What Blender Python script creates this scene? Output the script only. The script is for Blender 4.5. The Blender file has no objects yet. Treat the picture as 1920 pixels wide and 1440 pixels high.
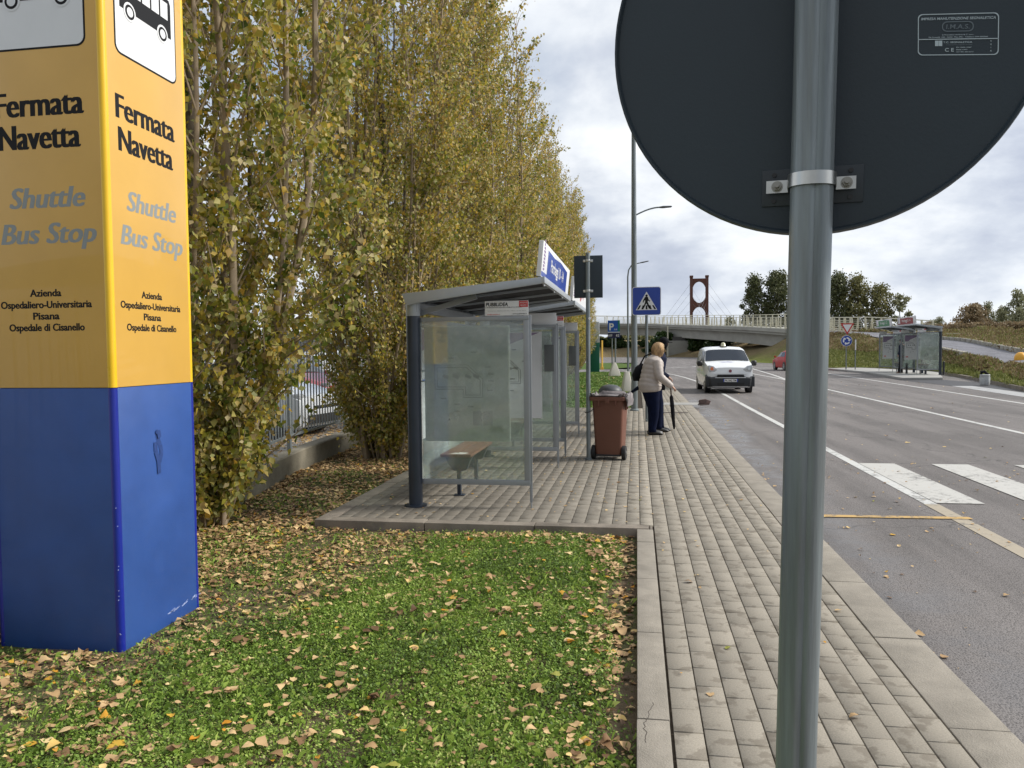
import bpy, bmesh, math, random
import numpy as np
from mathutils import Vector, Matrix
rnd = random.Random(7)
R = math.radians
sc = bpy.context.scene
COL = sc.collection
# ------------------------------------------------------------------ camera, sky, sun, exposure
cam = bpy.data.cameras.new('camera'); cam.sensor_fit = 'HORIZONTAL'; cam.sensor_width = 36
cam.lens = 36*1442/1920.; cam.clip_start = 0.05; cam.clip_end = 5000
co = bpy.data.objects.new('camera', cam); COL.objects.link(co)
FWD = Vector((-0.16069288, 0.98603888, -0.04364768)); RGT = Vector((0.98700034, 0.16040734, -0.0099903)); UPV = Vector((0.00284942, 0.04468565, 0.99899703))
mw = Matrix((RGT, UPV, -FWD)).transposed().to_4x4(); mw.translation = Vector((0, 0, 1.55)); co.matrix_world = mw
sc.camera = co
sc.view_settings.view_transform = 'Standard'; sc.view_settings.look = 'None'; sc.view_settings.exposure = 0.42; sc.view_settings.gamma = 1
SUN_AZ, SUN_EL = 78, 36          # azimuth clockwise from +Y
w = bpy.data.worlds.new('World'); sc.world = w; w.use_nodes = True
nt = w.node_tree; nt.nodes.clear()
def nn(nt, t, **k):
    n = nt.nodes.new(t)
    for a, b in k.items():
        if a in n.inputs.keys() and not hasattr(n, a): n.inputs[a].default_value = b
        else:
            try: setattr(n, a, b)
            except Exception: n.inputs[a].default_value = b
    return n
def mathn(nt, op, a, b=None, c=None, clamp=False):
    n = nt.nodes.new('ShaderNodeMath'); n.operation = op; n.use_clamp = clamp
    for i, x in enumerate((a, b, c)):
        if x is None: continue
        if isinstance(x, (int, float)): n.inputs[i].default_value = x
        else: nt.links.new(x, n.inputs[i])
    return n.outputs[0]
def ramp(nt, fac, stops, interp='LINEAR'):
    n = nt.nodes.new('ShaderNodeValToRGB'); n.color_ramp.interpolation = interp
    e = n.color_ramp.elements
    while len(e) < len(stops): e.new(0.5)
    for x, (p, c) in zip(e, stops):
        x.position = p; x.color = (c, c, c, 1) if isinstance(c, (int, float)) else (*c, 1)
    if fac is not None: nt.links.new(fac, n.inputs[0])
    return n.outputs[0]
def mixc(nt, fac, a, b, mode='MIX'):
    n = nt.nodes.new('ShaderNodeMix'); n.data_type = 'RGBA'; n.blend_type = mode
    for i, x in ((0, fac), (6, a), (7, b)):
        if isinstance(x, (int, float)): n.inputs[i].default_value = x if i == 0 else (x, x, x, 1)
        elif isinstance(x, tuple): n.inputs[i].default_value = (*x, 1)
        else: nt.links.new(x, n.inputs[i])
    return n.outputs[2]
def noise(nt, vec, scale, detail=4, rough=.55, w4=None, dist=0):
    n = nt.nodes.new('ShaderNodeTexNoise'); n.inputs['Scale'].default_value = scale
    n.inputs['Detail'].default_value = detail; n.inputs['Roughness'].default_value = rough; n.inputs['Distortion'].default_value = dist
    if vec is not None: nt.links.new(vec, n.inputs['Vector'])
    return n.outputs[0]
sky = nt.nodes.new('ShaderNodeTexSky'); sky.sky_type = 'NISHITA'; sky.sun_disc = False
sky.sun_elevation = R(SUN_EL); sky.sun_rotation = R(SUN_AZ)
tc = nt.nodes.new('ShaderNodeTexCoord'); sx = nt.nodes.new('ShaderNodeSeparateXYZ'); nt.links.new(tc.outputs['Generated'], sx.inputs[0])
zz = mathn(nt, 'ADD', mathn(nt, 'MAXIMUM', sx.outputs[2], 0.0), 0.42)
cx = nt.nodes.new('ShaderNodeCombineXYZ')
nt.links.new(mathn(nt, 'DIVIDE', sx.outputs[0], zz), cx.inputs[0]); nt.links.new(mathn(nt, 'DIVIDE', sx.outputs[1], zz), cx.inputs[1])
cx.inputs[2].default_value = 3.7
n1 = noise(nt, cx.outputs[0], 1.7, 7, .55, dist=.2); n2 = noise(nt, cx.outputs[0], 4.6, 6, .58)
den = mathn(nt, 'ADD', mathn(nt, 'MULTIPLY', n1, .72), mathn(nt, 'MULTIPLY', n2, .28))
cloud = ramp(nt, den, [(.40, (8.2, 8.4, 8.6)), (.47, (6.7, 7.0, 7.4)), (.525, (5.2, 5.6, 6.3)), (.585, (4.0, 4.4, 5.3)), (.66, (3.1, 3.55, 4.5))])
# thin bright veil towards the horizon
low = mathn(nt, 'SUBTRACT', 1.0, mathn(nt, 'MULTIPLY', sx.outputs[2], 4.5, clamp=True), clamp=True)
cloud = mixc(nt, mathn(nt, 'MULTIPLY', low, .35), cloud, (5.8, 6.3, 7.0))
# the clouds glow round the hidden sun
sd = Vector((math.sin(R(SUN_AZ))*math.cos(R(SUN_EL)), math.cos(R(SUN_AZ))*math.cos(R(SUN_EL)), math.sin(R(SUN_EL))))
dp = nt.nodes.new('ShaderNodeVectorMath'); dp.operation = 'DOT_PRODUCT'; nt.links.new(tc.outputs['Generated'], dp.inputs[0]); dp.inputs[1].default_value = sd
gl = mathn(nt, 'POWER', mathn(nt, 'MAXIMUM', dp.outputs['Value'], 0.0), 4.0)
back = mathn(nt, 'MULTIPLY', mathn(nt, 'MAXIMUM', mathn(nt, 'MULTIPLY', sx.outputs[1], -1.0), 0.0), .42)      # unseen sky behind the camera dimmed, added to darken faces turned to it
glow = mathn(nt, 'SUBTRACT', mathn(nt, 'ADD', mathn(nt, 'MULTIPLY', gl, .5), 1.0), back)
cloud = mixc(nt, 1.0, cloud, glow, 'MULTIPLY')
hole = ramp(nt, noise(nt, cx.outputs[0], .9, 3, .5), [(.60, 0.0), (.72, .75)])
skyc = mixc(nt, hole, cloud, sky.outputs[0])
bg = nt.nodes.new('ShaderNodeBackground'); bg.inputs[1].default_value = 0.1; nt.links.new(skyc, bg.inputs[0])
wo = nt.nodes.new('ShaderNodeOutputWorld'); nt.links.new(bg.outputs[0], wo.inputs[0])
sl = bpy.data.lights.new('sun', 'SUN'); sl.energy = 3.1; sl.angle = R(14); sl.color = (1, .95, .87)
so = bpy.data.objects.new('sun', sl); COL.objects.link(so); so.rotation_mode = 'QUATERNION'; so.rotation_quaternion = sd.to_track_quat('Z', 'Y'); so.location = (20, 5, 30)

# ------------------------------------------------------------------ helpers
LOCAL = set()
def root_of(o):
    while o.parent: o = o.parent
    return o
def tag(o, label=None, cat=None, group=None, kind=None):
    if label: o['label'] = label
    if cat: o['category'] = cat
    if group: o['group'] = group
    if kind: o['kind'] = kind
    return o
def thing(name, label, cat, loc=(0, 0, 0), rz=0, group=None, local=False, scale=None):
    o = bpy.data.objects.new(name, None); COL.objects.link(o); o.location = loc; o.rotation_euler = (0, 0, rz)
    o.empty_display_size = .2
    if scale: o.scale = scale
    if local: LOCAL.add(o.name)
    return tag(o, label, cat, group)
def copy_tree(o, parent=None):
    c = o.copy(); COL.objects.link(c); c.parent = parent
    for ch in list(o.children): copy_tree(ch, c)
    return c
def link_mesh(name, me, mat, parent):
    o = bpy.data.objects.new(name, me); COL.objects.link(o)
    if mat and not me.materials: me.materials.append(mat)
    if parent: o.parent = parent
    return o
class MB:
    def __init__(s): s.v = []; s.f = []; s.m = []; s.t = []
    def add(s, vs, fs, mi=0, tint=.5):
        b = len(s.v); s.v += [tuple(v) for v in vs]; s.f += [tuple(b+i for i in f) for f in fs]; s.m += [mi]*len(fs); s.t += [tint]*len(fs); return s
    def box(s, x0, x1, y0, y1, z0, z1, mi=0, M=None, tint=.5):
        v = [(x, y, z) for z in (z0, z1) for y in (y0, y1) for x in (x0, x1)]
        if M: v = [M @ Vector(p) for p in v]
        return s.add(v, [(0, 2, 3, 1), (4, 5, 7, 6), (0, 1, 5, 4), (2, 6, 7, 3), (0, 4, 6, 2), (1, 3, 7, 5)], mi, tint)
    def bar(s, p, q, wd, h, up=(0, 0, 1), mi=0):          # rectangular bar from p to q
        p = Vector(p); q = Vector(q); d = (q-p).normalized(); r = d.cross(Vector(up)).normalized(); u = r.cross(d)
        v = [a + r*i*wd/2 + u*j*h/2 for a in (p, q) for j in (-1, 1) for i in (-1, 1)]
        return s.add(v, [(0, 1, 3, 2), (4, 6, 7, 5), (0, 4, 5, 1), (2, 3, 7, 6), (0, 2, 6, 4), (1, 5, 7, 3)], mi)
    def tube(s, pts, r, n=8, caps=True, mi=0, side=None, tint=.5):
        pts = [Vector(p) for p in pts]; k = len(pts)
        if not isinstance(r, (list, tuple)): r = [r]*k
        vs = []; prev = None
        for i, p in enumerate(pts):
            d = (pts[min(i+1, k-1)]-pts[max(i-1, 0)]).normalized()
            if prev is None:
                a = Vector(side) if side else (Vector((1, 0, 0)) if abs(d.x) < .9 else Vector((0, 1, 0)))
            else: a = prev
            a = (a - d*a.dot(d)).normalized(); b = d.cross(a); prev = a
            ra, rb = r[i] if isinstance(r[i], (tuple, list)) else (r[i], r[i])
            vs += [p + a*math.cos(2*math.pi*j/n)*ra + b*math.sin(2*math.pi*j/n)*rb for j in range(n)]
        fs = [(i*n+j, i*n+(j+1) % n, (i+1)*n+(j+1) % n, (i+1)*n+j) for i in range(k-1) for j in range(n)]
        if caps: fs += [tuple(range(n-1, -1, -1)), tuple(range((k-1)*n, k*n))]
        return s.add(vs, fs, mi, tint)
    def disc(s, c, axis, r, h, n=24, mi=0):
        c = Vector(c); a = Vector(axis).normalized(); return s.tube([c-a*h/2, c+a*h/2], r, n, True, mi)
    def prism(s, poly, o, ax, ay, nrm, d, mi=0):         # extruded 2-D outline
        o = Vector(o); ax = Vector(ax); ay = Vector(ay); nrm = Vector(nrm); n = len(poly)
        v = [o+ax*x+ay*y for x, y in poly]+[o+ax*x+ay*y+nrm*d for x, y in poly]
        return s.add(v, [tuple(range(n-1, -1, -1)), tuple(range(n, 2*n))]+[(i, (i+1) % n, n+(i+1) % n, n+i) for i in range(n)], mi)
    def lathe(s, prof, c=(0, 0, 0), n=16, mi=0, sy=1.0):
        c = Vector(c); k = len(prof)
        vs = [c+Vector((r*math.cos(2*math.pi*j/n), sy*r*math.sin(2*math.pi*j/n), z)) for r, z in prof for j in range(n)]
        fs = [(i*n+j, i*n+(j+1) % n, (i+1)*n+(j+1) % n, (i+1)*n+j) for i in range(k-1) for j in range(n)]
        fs += [tuple(range(n-1, -1, -1)), tuple(range((k-1)*n, k*n))]
        return s.add(vs, fs, mi)
    def mesh(s, name, mats, off=None, smooth=35, bevel=0, tint=False):
        vs = s.v
        if off is not None: ox, oy, oz = off; vs = [(x-ox, y-oy, z-oz) for x, y, z in vs]
        me = bpy.data.meshes.new(name); me.from_pydata(vs, [], s.f)
        if not isinstance(mats, (list, tuple)): mats = [mats]
        for m in mats: me.materials.append(m)
        if len(mats) > 1: me.polygons.foreach_set('material_index', s.m)
        if tint: a = me.attributes.new('tint', 'FLOAT', 'FACE'); a.data.foreach_set('value', s.t)
        if bevel:
            bm = bmesh.new(); bm.from_mesh(me)
            es = [e for e in bm.edges if len(e.link_faces) == 2 and e.calc_face_angle(0) > R(40)]
            bmesh.ops.bevel(bm, geom=es, offset=bevel, segments=2, profile=.6, affect='EDGES', clamp_overlap=True); bm.to_mesh(me); bm.free()
        if smooth:
            me.shade_smooth()
            try: me.set_sharp_from_angle(angle=R(smooth))
            except Exception: pass
        me.update(); return me
    def build(s, name, mats, parent=None, smooth=35, bevel=0, tint=False):
        off = None
        if parent:
            rt = root_of(parent)
            if rt.name not in LOCAL: off = rt.location
        o = bpy.data.objects.new(name, s.mesh(name, mats, off, smooth, bevel, tint)); COL.objects.link(o)
        if parent: o.parent = parent
        return o
def npmesh(name, verts, faces, mat, parent=None, tint=None, smooth=False):   # verts (N,3), faces (M,k) numpy
    me = bpy.data.meshes.new(name); M, k = faces.shape
    me.vertices.add(len(verts)); me.vertices.foreach_set('co', verts.astype(np.float32).ravel())
    me.loops.add(M*k); me.loops.foreach_set('vertex_index', faces.astype(np.int32).ravel())
    me.polygons.add(M); me.polygons.foreach_set('loop_start', np.arange(0, M*k, k, dtype=np.int32)); me.polygons.foreach_set('loop_total', np.full(M, k, dtype=np.int32))
    if smooth: me.polygons.foreach_set('use_smooth', np.ones(M, dtype=bool))
    if tint is not None: a = me.attributes.new('tint', 'FLOAT', 'FACE'); a.data.foreach_set('value', tint.astype(np.float32))
    me.update(calc_edges=True)
    me.materials.append(mat)
    o = bpy.data.objects.new(name, me); COL.objects.link(o)
    if parent: o.parent = parent
    return o
def text(name, s, c, right, up, cap, mat, parent, width=None, bold=0.0, shear=0.0, depth=.0015, gap=.0, spacing=1.0, heavy=0):
    cu = bpy.data.curves.new('t', 'FONT'); cu.body = s; cu.size = 1; cu.offset = bold; cu.shear = shear; cu.align_x = 'CENTER'; cu.space_character = spacing
    cu.extrude = 0; cu.resolution_u = 3; cu.fill_mode = 'BOTH' if hasattr(cu, 'fill_mode') and False else cu.fill_mode
    o = bpy.data.objects.new('t', cu); COL.objects.link(o)
    dg = bpy.context.evaluated_depsgraph_get(); me = bpy.data.meshes.new_from_object(o.evaluated_get(dg))
    bpy.data.objects.remove(o)
    n = len(me.vertices); a = np.empty(n*3); me.vertices.foreach_get('co', a); a = a.reshape(-1, 3)
    sy = cap/.73; x0, x1 = a[:, 0].min(), a[:, 0].max(); sxx = sy if width is None else width/(x1-x0)
    c = Vector(c); right = Vector(right).normalized(); up = Vector(up).normalized(); nr = right.cross(up)
    off = root_of(parent).location if parent and root_of(parent).name not in LOCAL else Vector((0, 0, 0))
    P = np.outer((a[:, 0]-(x0+x1)/2)*sxx, right)+np.outer((a[:, 1]-.365)*sy, up)+np.array(c-off+nr*(depth+gap))
    me.vertices.foreach_set('co', P.ravel()); me.update(); me.name = name
    if heavy:                      # heavier strokes: the same outline laid three times side by side
        fs = [tuple(p.vertices) for p in me.polygons]; vs = []; F3 = []
        for k in (-1, 0, 1): F3 += [tuple(i+len(vs) for i in f) for f in fs]; vs += [tuple(v) for v in P+np.array(right*(k*heavy*cap*.5)+nr*(k*.00005))]
        me = bpy.data.meshes.new(name); me.from_pydata(vs, [], F3)
    me.materials.clear(); me.materials.append(mat)
    o = bpy.data.objects.new(name, me); COL.objects.link(o); o.parent = parent
    return o
def skin(name, pts, edges, mat, parent, sub=2, root=0, smooth=True):     # pts: (x,y,z,r) or (x,y,z,rx,ry)
    me = bpy.data.meshes.new(name); me.from_pydata([p[:3] for p in pts], edges, [])
    o = bpy.data.objects.new(name, me); COL.objects.link(o)
    m = o.modifiers.new('s', 'SKIN'); m.use_smooth_shade = True; m.branch_smoothing = .3
    sv = me.skin_vertices[0].data
    for i, p in enumerate(pts): sv[i].radius = (p[3], p[4] if len(p) > 4 else p[3]); sv[i].use_root = (i == root)
    if sub: u = o.modifiers.new('u', 'SUBSURF'); u.levels = sub; u.render_levels = sub
    dg = bpy.context.evaluated_depsgraph_get(); dg.update(); e = bpy.data.meshes.new_from_object(o.evaluated_get(dg))
    bpy.data.objects.remove(o); bpy.data.meshes.remove(me); e.name = name; e.materials.clear(); e.materials.append(mat); e.shade_smooth()
    ob = bpy.data.objects.new(name, e); COL.objects.link(ob); ob.parent = parent
    return ob
# ------------------------------------------------------------------ materials
def newmat(name):
    m = bpy.data.materials.new(name); m.use_nodes = True; nt = m.node_tree
    return m, nt, nt.nodes['Principled BSDF'], nt.nodes['Material Output']
MATS = {}
def pm(name, col, rough=.6, metal=0, var=.12, scale=6, bump=0, bscale=60, spec=.5, dirt=0, dcol=(.05, .045, .04), coat=0, stretch=None):
    if name in MATS: return MATS[name]
    m, nt, b, out = newmat(name)
    tc = nt.nodes.new('ShaderNodeTexCoord'); vec = tc.outputs['Object']
    if stretch:
        mp = nt.nodes.new('ShaderNodeMapping'); mp.inputs['Scale'].default_value = stretch; nt.links.new(vec, mp.inputs[0]); vec = mp.outputs[0]
    n = noise(nt, vec, scale, 5, .6)
    c = mixc(nt, ramp(nt, n, [(.3, 0.), (.7, 1.)]), tuple(x*(1-var) for x in col), tuple(min(1, x*(1+var)) for x in col))
    if dirt:
        d = noise(nt, vec, scale*.45, 8, .7); c = mixc(nt, mathn(nt, 'MULTIPLY', ramp(nt, d, [(.48, 0.), (.68, 1.)]), dirt), c, dcol)
    nt.links.new(c, b.inputs['Base Color'])
    nt.links.new(mathn(nt, 'ADD', mathn(nt, 'MULTIPLY', n, .16), rough-.08), b.inputs['Roughness'])
    b.inputs['Metallic'].default_value = metal; b.inputs['Specular IOR Level'].default_value = spec; b.inputs['Coat Weight'].default_value = coat
    if bump:
        bn = noise(nt, vec, bscale, 4, .6); bp = nt.nodes.new('ShaderNodeBump'); bp.inputs['Strength'].default_value = bump; bp.inputs['Distance'].default_value = .01
        nt.links.new(bn, bp.inputs['Height']); nt.links.new(bp.outputs[0], b.inputs['Normal'])
    MATS[name] = m; return m
def leafmat(name, stops, trans=.35, back=None, rough=.55):
    m, nt, b, out = newmat(name)
    at = nt.nodes.new('ShaderNodeAttribute'); at.attribute_name = 'tint'
    c = ramp(nt, at.outputs['Fac'], stops)
    if back:
        g = nt.nodes.new('ShaderNodeNewGeometry'); c = mixc(nt, mathn(nt, 'MULTIPLY', g.outputs['Backfacing'], back[1]), c, back[0])
    nt.links.new(c, b.inputs['Base Color']); b.inputs['Roughness'].default_value = rough; b.inputs['Specular IOR Level'].default_value = .35
    if trans:
        t = nt.nodes.new('ShaderNodeBsdfTranslucent'); nt.links.new(c, t.inputs[0]); mx = nt.nodes.new('ShaderNodeMixShader'); mx.inputs[0].default_value = trans
        nt.links.new(b.outputs[0], mx.inputs[1]); nt.links.new(t.outputs[0], mx.inputs[2]); nt.links.new(mx.outputs[0], out.inputs[0])
    return m
def glassmat(name, tint=(.90, .95, .93), refl=.12, dirt=.1):
    m, nt, b, out = newmat(name); nt.nodes.remove(b)
    t = nt.nodes.new('ShaderNodeBsdfTransparent'); t.inputs[0].default_value = (*tint, 1)
    g = nt.nodes.new('ShaderNodeBsdfGlossy'); g.inputs['Roughness'].default_value = .03
    lw = nt.nodes.new('ShaderNodeFresnel'); lw.inputs[0].default_value = 1.5
    mx = nt.nodes.new('ShaderNodeMixShader'); nt.links.new(mathn(nt, 'ADD', lw.outputs[0], refl*.3), mx.inputs[0])
    nt.links.new(t.outputs[0], mx.inputs[1]); nt.links.new(g.outputs[0], mx.inputs[2])
    d = nt.nodes.new('ShaderNodeBsdfDiffuse'); d.inputs[0].default_value = (.74, .78, .75, 1)
    tcn = nt.nodes.new('ShaderNodeTexCoord'); dn = ramp(nt, noise(nt, tcn.outputs['Object'], 3, 6, .65), [(.4, 0.), (.75, 1.)])
    m2 = nt.nodes.new('ShaderNodeMixShader'); nt.links.new(mathn(nt, 'ADD', mathn(nt, 'MULTIPLY', dn, dirt), dirt*.35), m2.inputs[0])  # pale film: some dirt, plus a milky haze painted into the glass
    nt.links.new(mx.outputs[0], m2.inputs[1]); nt.links.new(d.outputs[0], m2.inputs[2]); nt.links.new(m2.outputs[0], out.inputs[0])
    return m
GALV = pm('galvanised_steel', (.20, .23, .24), .40, .45, .35, 38, .15, 90, dirt=.35, dcol=(.15, .14, .12), stretch=(1, 1, .05))
STEEL = pm('bright_steel', (.55, .55, .52), .3, 1, .1, 20)
ALU = pm('grey_aluminium', (.30, .32, .34), .42, .3, .06, 5)
ALUL = pm('pale_aluminium', (.40, .43, .46), .4, .3, .05, 5)
DARKP = pm('dark_blue_grey_paint', (.022, .032, .05), .38, 0, .12, 5, coat=.15)
SIGNB = pm('charcoal_sign_back', (.019, .031, .041), .5, 0, .12, 3, .05, 200)
BLACK = pm('black_rubber', (.015, .015, .016), .7, 0, .2, 12)
BLKP = pm('black_plastic', (.02, .02, .022), .45, 0, .15, 12)
WHITE = pm('white_paint', (.78, .79, .78), .45, 0, .03, 5)
WSIGN = pm('white_sheet', (.72, .73, .74), .5, 0, .03, 4)
GLASS = glassmat('panel_glass', dirt=.26)
LETB = pm('black_lettering', (.012, .012, .013), .5, 0, .05, spec=.15)
LETG = pm('grey_lettering', (.25, .27, .265), .4, .1, .05)
# ------------------------------------------------------------------ ground, roads, pavement
rs = np.random.RandomState(11)
def vnoise(x, y, s, seed=0):
    x = np.asarray(x)*s+seed*17.3; y = np.asarray(y)*s-seed*9.1
    xi = np.floor(x).astype(int); yi = np.floor(y).astype(int); fx = x-xi; fy = y-yi; fx = fx*fx*(3-2*fx); fy = fy*fy*(3-2*fy)
    def h(a, b): v = np.sin(a*127.1+b*311.7+seed*3.3)*43758.5453; return v-np.floor(v)
    return (h(xi, yi)*(1-fx)+h(xi+1, yi)*fx)*(1-fy)+(h(xi, yi+1)*(1-fx)+h(xi+1, yi+1)*fx)*fy
def soilmat():
    m, nt, b, out = newmat('lawn_soil')
    tc = nt.nodes.new('ShaderNodeTexCoord'); v = tc.outputs['Object']; s = nt.nodes.new('ShaderNodeSeparateXYZ'); nt.links.new(v, s.inputs[0])
    n = noise(nt, v, 1.6, 7, .65); f = noise(nt, v, 26, 5, .7)
    soil = mixc(nt, f, (.085, .065, .042), (.20, .155, .10)); grn = mixc(nt, f, (.035, .06, .015), (.10, .17, .03))
    far = ramp(nt, mathn(nt, 'MULTIPLY', s.outputs[1], 1/30.), [(.52, 0.), (.7, 1.)])
    a = mathn(nt, 'MAXIMUM', ramp(nt, n, [(.46, 0.), (.62, .75)]), mathn(nt, 'MULTIPLY', far, .93))
    nt.links.new(mixc(nt, a, soil, grn), b.inputs['Base Color']); b.inputs['Roughness'].default_value = .95; b.inputs['Specular IOR Level'].default_value = .1
    bp = nt.nodes.new('ShaderNodeBump'); bp.inputs['Strength'].default_value = .9; bp.inputs['Distance'].default_value = .03
    nt.links.new(f, bp.inputs['Height']); nt.links.new(bp.outputs[0], b.inputs['Normal']); return m
def bankmat(name, cg, cb, attr='tint'):
    m, nt, b, out = newmat(name)
    tc = nt.nodes.new('ShaderNodeTexCoord'); v = tc.outputs['Object']
    at = nt.nodes.new('ShaderNodeAttribute'); at.attribute_name = attr
    n = noise(nt, v, .35, 6, .65); f = noise(nt, v, 3.5, 6, .75); g2 = noise(nt, v, 14, 4, .7)
    fac = mathn(nt, 'ADD', at.outputs['Fac'], mathn(nt, 'MULTIPLY', mathn(nt, 'SUBTRACT', n, .5), 1.6), clamp=True)
    sp = mathn(nt, 'ADD', mathn(nt, 'MULTIPLY', f, .6), mathn(nt, 'MULTIPLY', g2, .4))
    g = mixc(nt, ramp(nt, sp, [(.35, 0.), (.68, 1.)]), tuple(x*.45 for x in cg), tuple(x*1.5 for x in cg)); r_ = mixc(nt, ramp(nt, sp, [(.35, 0.), (.68, 1.)]), tuple(x*.45 for x in cb), tuple(x*1.5 for x in cb))
    nt.links.new(mixc(nt, fac, g, r_), b.inputs['Base Color']); b.inputs['Roughness'].default_value = 1; b.inputs['Specular IOR Level'].default_value = .05
    bp = nt.nodes.new('ShaderNodeBump'); bp.inputs['Strength'].default_value = 1; bp.inputs['Distance'].default_value = .25
    nt.links.new(sp, bp.inputs['Height']); nt.links.new(bp.outputs[0], b.inputs['Normal']); return m
def roadmat(name, base=(.058, .053, .051), wet=True):
    m, nt, b, out = newmat(name)
    tc = nt.nodes.new('ShaderNodeTexCoord'); v = tc.outputs['Object']; s = nt.nodes.new('ShaderNodeSeparateXYZ'); nt.links.new(v, s.inputs[0])
    vo = nt.nodes.new('ShaderNodeTexVoronoi'); vo.inputs['Scale'].default_value = 95; nt.links.new(v, vo.inputs[0])
    fine = noise(nt, v, 55, 4, .8); n = noise(nt, v, .55, 7, .62); mp = nt.nodes.new('ShaderNodeMapping'); mp.inputs['Scale'].default_value = (1.3, .12, 1); nt.links.new(v, mp.inputs[0])
    trk = noise(nt, mp.outputs[0], 1.4, 5, .6)
    c = mixc(nt, ramp(nt, n, [(.35, 0.), (.65, 1.)]), tuple(x*.86 for x in base), tuple(x*1.14 for x in base))
    c = mixc(nt, ramp(nt, trk, [(.40, 0.), (.60, .8)]), c, tuple(x*1.55 for x in base))
    spk = mathn(nt, 'ADD', mathn(nt, 'MULTIPLY', vo.outputs['Distance'], .9), mathn(nt, 'MULTIPLY', fine, .8))
    c = mixc(nt, 1., c, ramp(nt, spk, [(.3, .35), (.6, .85), (.85, 2.3)]), 'MULTIPLY')
    # fine cracks
    vc = nt.nodes.new('ShaderNodeTexVoronoi'); vc.feature = 'DISTANCE_TO_EDGE'; vc.inputs['Scale'].default_value = .22
    wv = nt.nodes.new('ShaderNodeVectorMath'); wv.operation = 'ADD'; nz = nt.nodes.new('ShaderNodeTexNoise'); nz.inputs['Scale'].default_value = 1.1; nz.inputs['Detail'].default_value = 5
    nt.links.new(v, nz.inputs['Vector']); nt.links.new(v, wv.inputs[0]); nt.links.new(nz.outputs['Color'], wv.inputs[1]); nt.links.new(wv.outputs[0], vc.inputs['Vector'])
    c = mixc(nt, ramp(nt, vc.outputs[0], [(.0015, .6), (.004, 0.)]), c, (.03, .028, .026))
    ro = mathn(nt, 'ADD', .78, mathn(nt, 'MULTIPLY', n, .12))
    if wet:
        dx = mathn(nt, 'ABSOLUTE', mathn(nt, 'SUBTRACT', mathn(nt, 'SUBTRACT', s.outputs[0], 1.82), mathn(nt, 'MULTIPLY', mathn(nt, 'SUBTRACT', n, .5), .9)))
        wm = ramp(nt, dx, [(.10, 1.), (.42, 0.)])
        wy = ramp(nt, mathn(nt, 'MULTIPLY', s.outputs[1], 1/40.), [(.0, .55), (.18, .7), (.30, 1.), (.62, 1.), (.72, 0.)])
        wn = ramp(nt, noise(nt, v, 2.3, 6, .6), [(.34, 0.), (.58, 1.)])
        wf = mathn(nt, 'MULTIPLY', mathn(nt, 'MULTIPLY', wm, wy), wn)
        c = mixc(nt, mathn(nt, 'MULTIPLY', wf, .3), c, (.05, .052, .058)); ro = mathn(nt, 'SUBTRACT', ro, mathn(nt, 'MULTIPLY', wf, .62))
    nt.links.new(c, b.inputs['Base Color']); nt.links.new(ro, b.inputs['Roughness']); b.inputs['Specular IOR Level'].default_value = .45
    bp = nt.nodes.new('ShaderNodeBump'); bp.inputs['Strength'].default_value = .55; bp.inputs['Distance'].default_value = .006
    nt.links.new(spk, bp.inputs['Height']); nt.links.new(bp.outputs[0], b.inputs['Normal']); return m
def paintmat(name, col, wear=.5, under=(.12, .115, .11)):
    m, nt, b, out = newmat(name)
    tc = nt.nodes.new('ShaderNodeTexCoord'); v = tc.outputs['Object']
    n = noise(nt, v, 9, 8, .78); n2 = noise(nt, v, 1.1, 4, .6); k = mathn(nt, 'ADD', mathn(nt, 'MULTIPLY', n, .65), mathn(nt, 'MULTIPLY', n2, .35))
    lo = .36+wear*.2
    c = mixc(nt, ramp(nt, k, [(lo-.04, 0.), (lo+.05, 1.)]), under, mixc(nt, n, tuple(x*.82 for x in col), col))
    nt.links.new(c, b.inputs['Base Color']); b.inputs['Roughness'].default_value = .7; return m
def pavemat():
    m, nt, b, out = newmat('concrete_pavers')
    tc = nt.nodes.new('ShaderNodeTexCoord'); v = tc.outputs['Object']; at = nt.nodes.new('ShaderNodeAttribute'); at.attribute_name = 'tint'
    s = nt.nodes.new('ShaderNodeSeparateXYZ'); nt.links.new(v, s.inputs[0])
    f = noise(nt, v, 140, 3, .8); n = noise(nt, v, 9, 6, .55); big = noise(nt, v, .8, 5, .6)
    c = mixc(nt, at.outputs['Fac'], (.225, .203, .166), (.30, .27, .222))
    c = mixc(nt, 1., c, ramp(nt, f, [(.3, .78), (.7, 1.2)]), 'MULTIPLY')
    c = mixc(nt, mathn(nt, 'MULTIPLY', ramp(nt, n, [(.545, 0.), (.60, 1.)]), .5), c, (.12, .10, .075))
    # darker paving towards the shelters, away from the walked strip
    shelter_side = ramp(nt, mathn(nt, 'ADD', mathn(nt, 'MULTIPLY', s.outputs[0], .33), mathn(nt, 'ADD', mathn(nt, 'MULTIPLY', big, .5), .73)), [(.55, .78), (1.05, 0.)])
    c = mixc(nt, shelter_side, c, mixc(nt, n, (.09, .08, .065), (.21, .19, .16)))
    nt.links.new(c, b.inputs['Base Color']); b.inputs['Roughness'].default_value = .8; b.inputs['Specular IOR Level'].default_value = .3
    bp = nt.nodes.new('ShaderNodeBump'); bp.inputs['Strength'].default_value = .25; bp.inputs['Distance'].default_value = .003
    nt.links.new(f, bp.inputs['Height']); nt.links.new(bp.outputs[0], b.inputs['Normal']); return m
SOIL = soilmat(); ROAD = roadmat('asphalt'); ROAD2 = roadmat('ramp_asphalt', (.062, .062, .07), False)
KERB = pm('kerb_concrete', (.29, .262, .22), .85, 0, .16, 5, .5, 130, dirt=.35, dcol=(.12, .11, .09), spec=.3)
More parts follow.
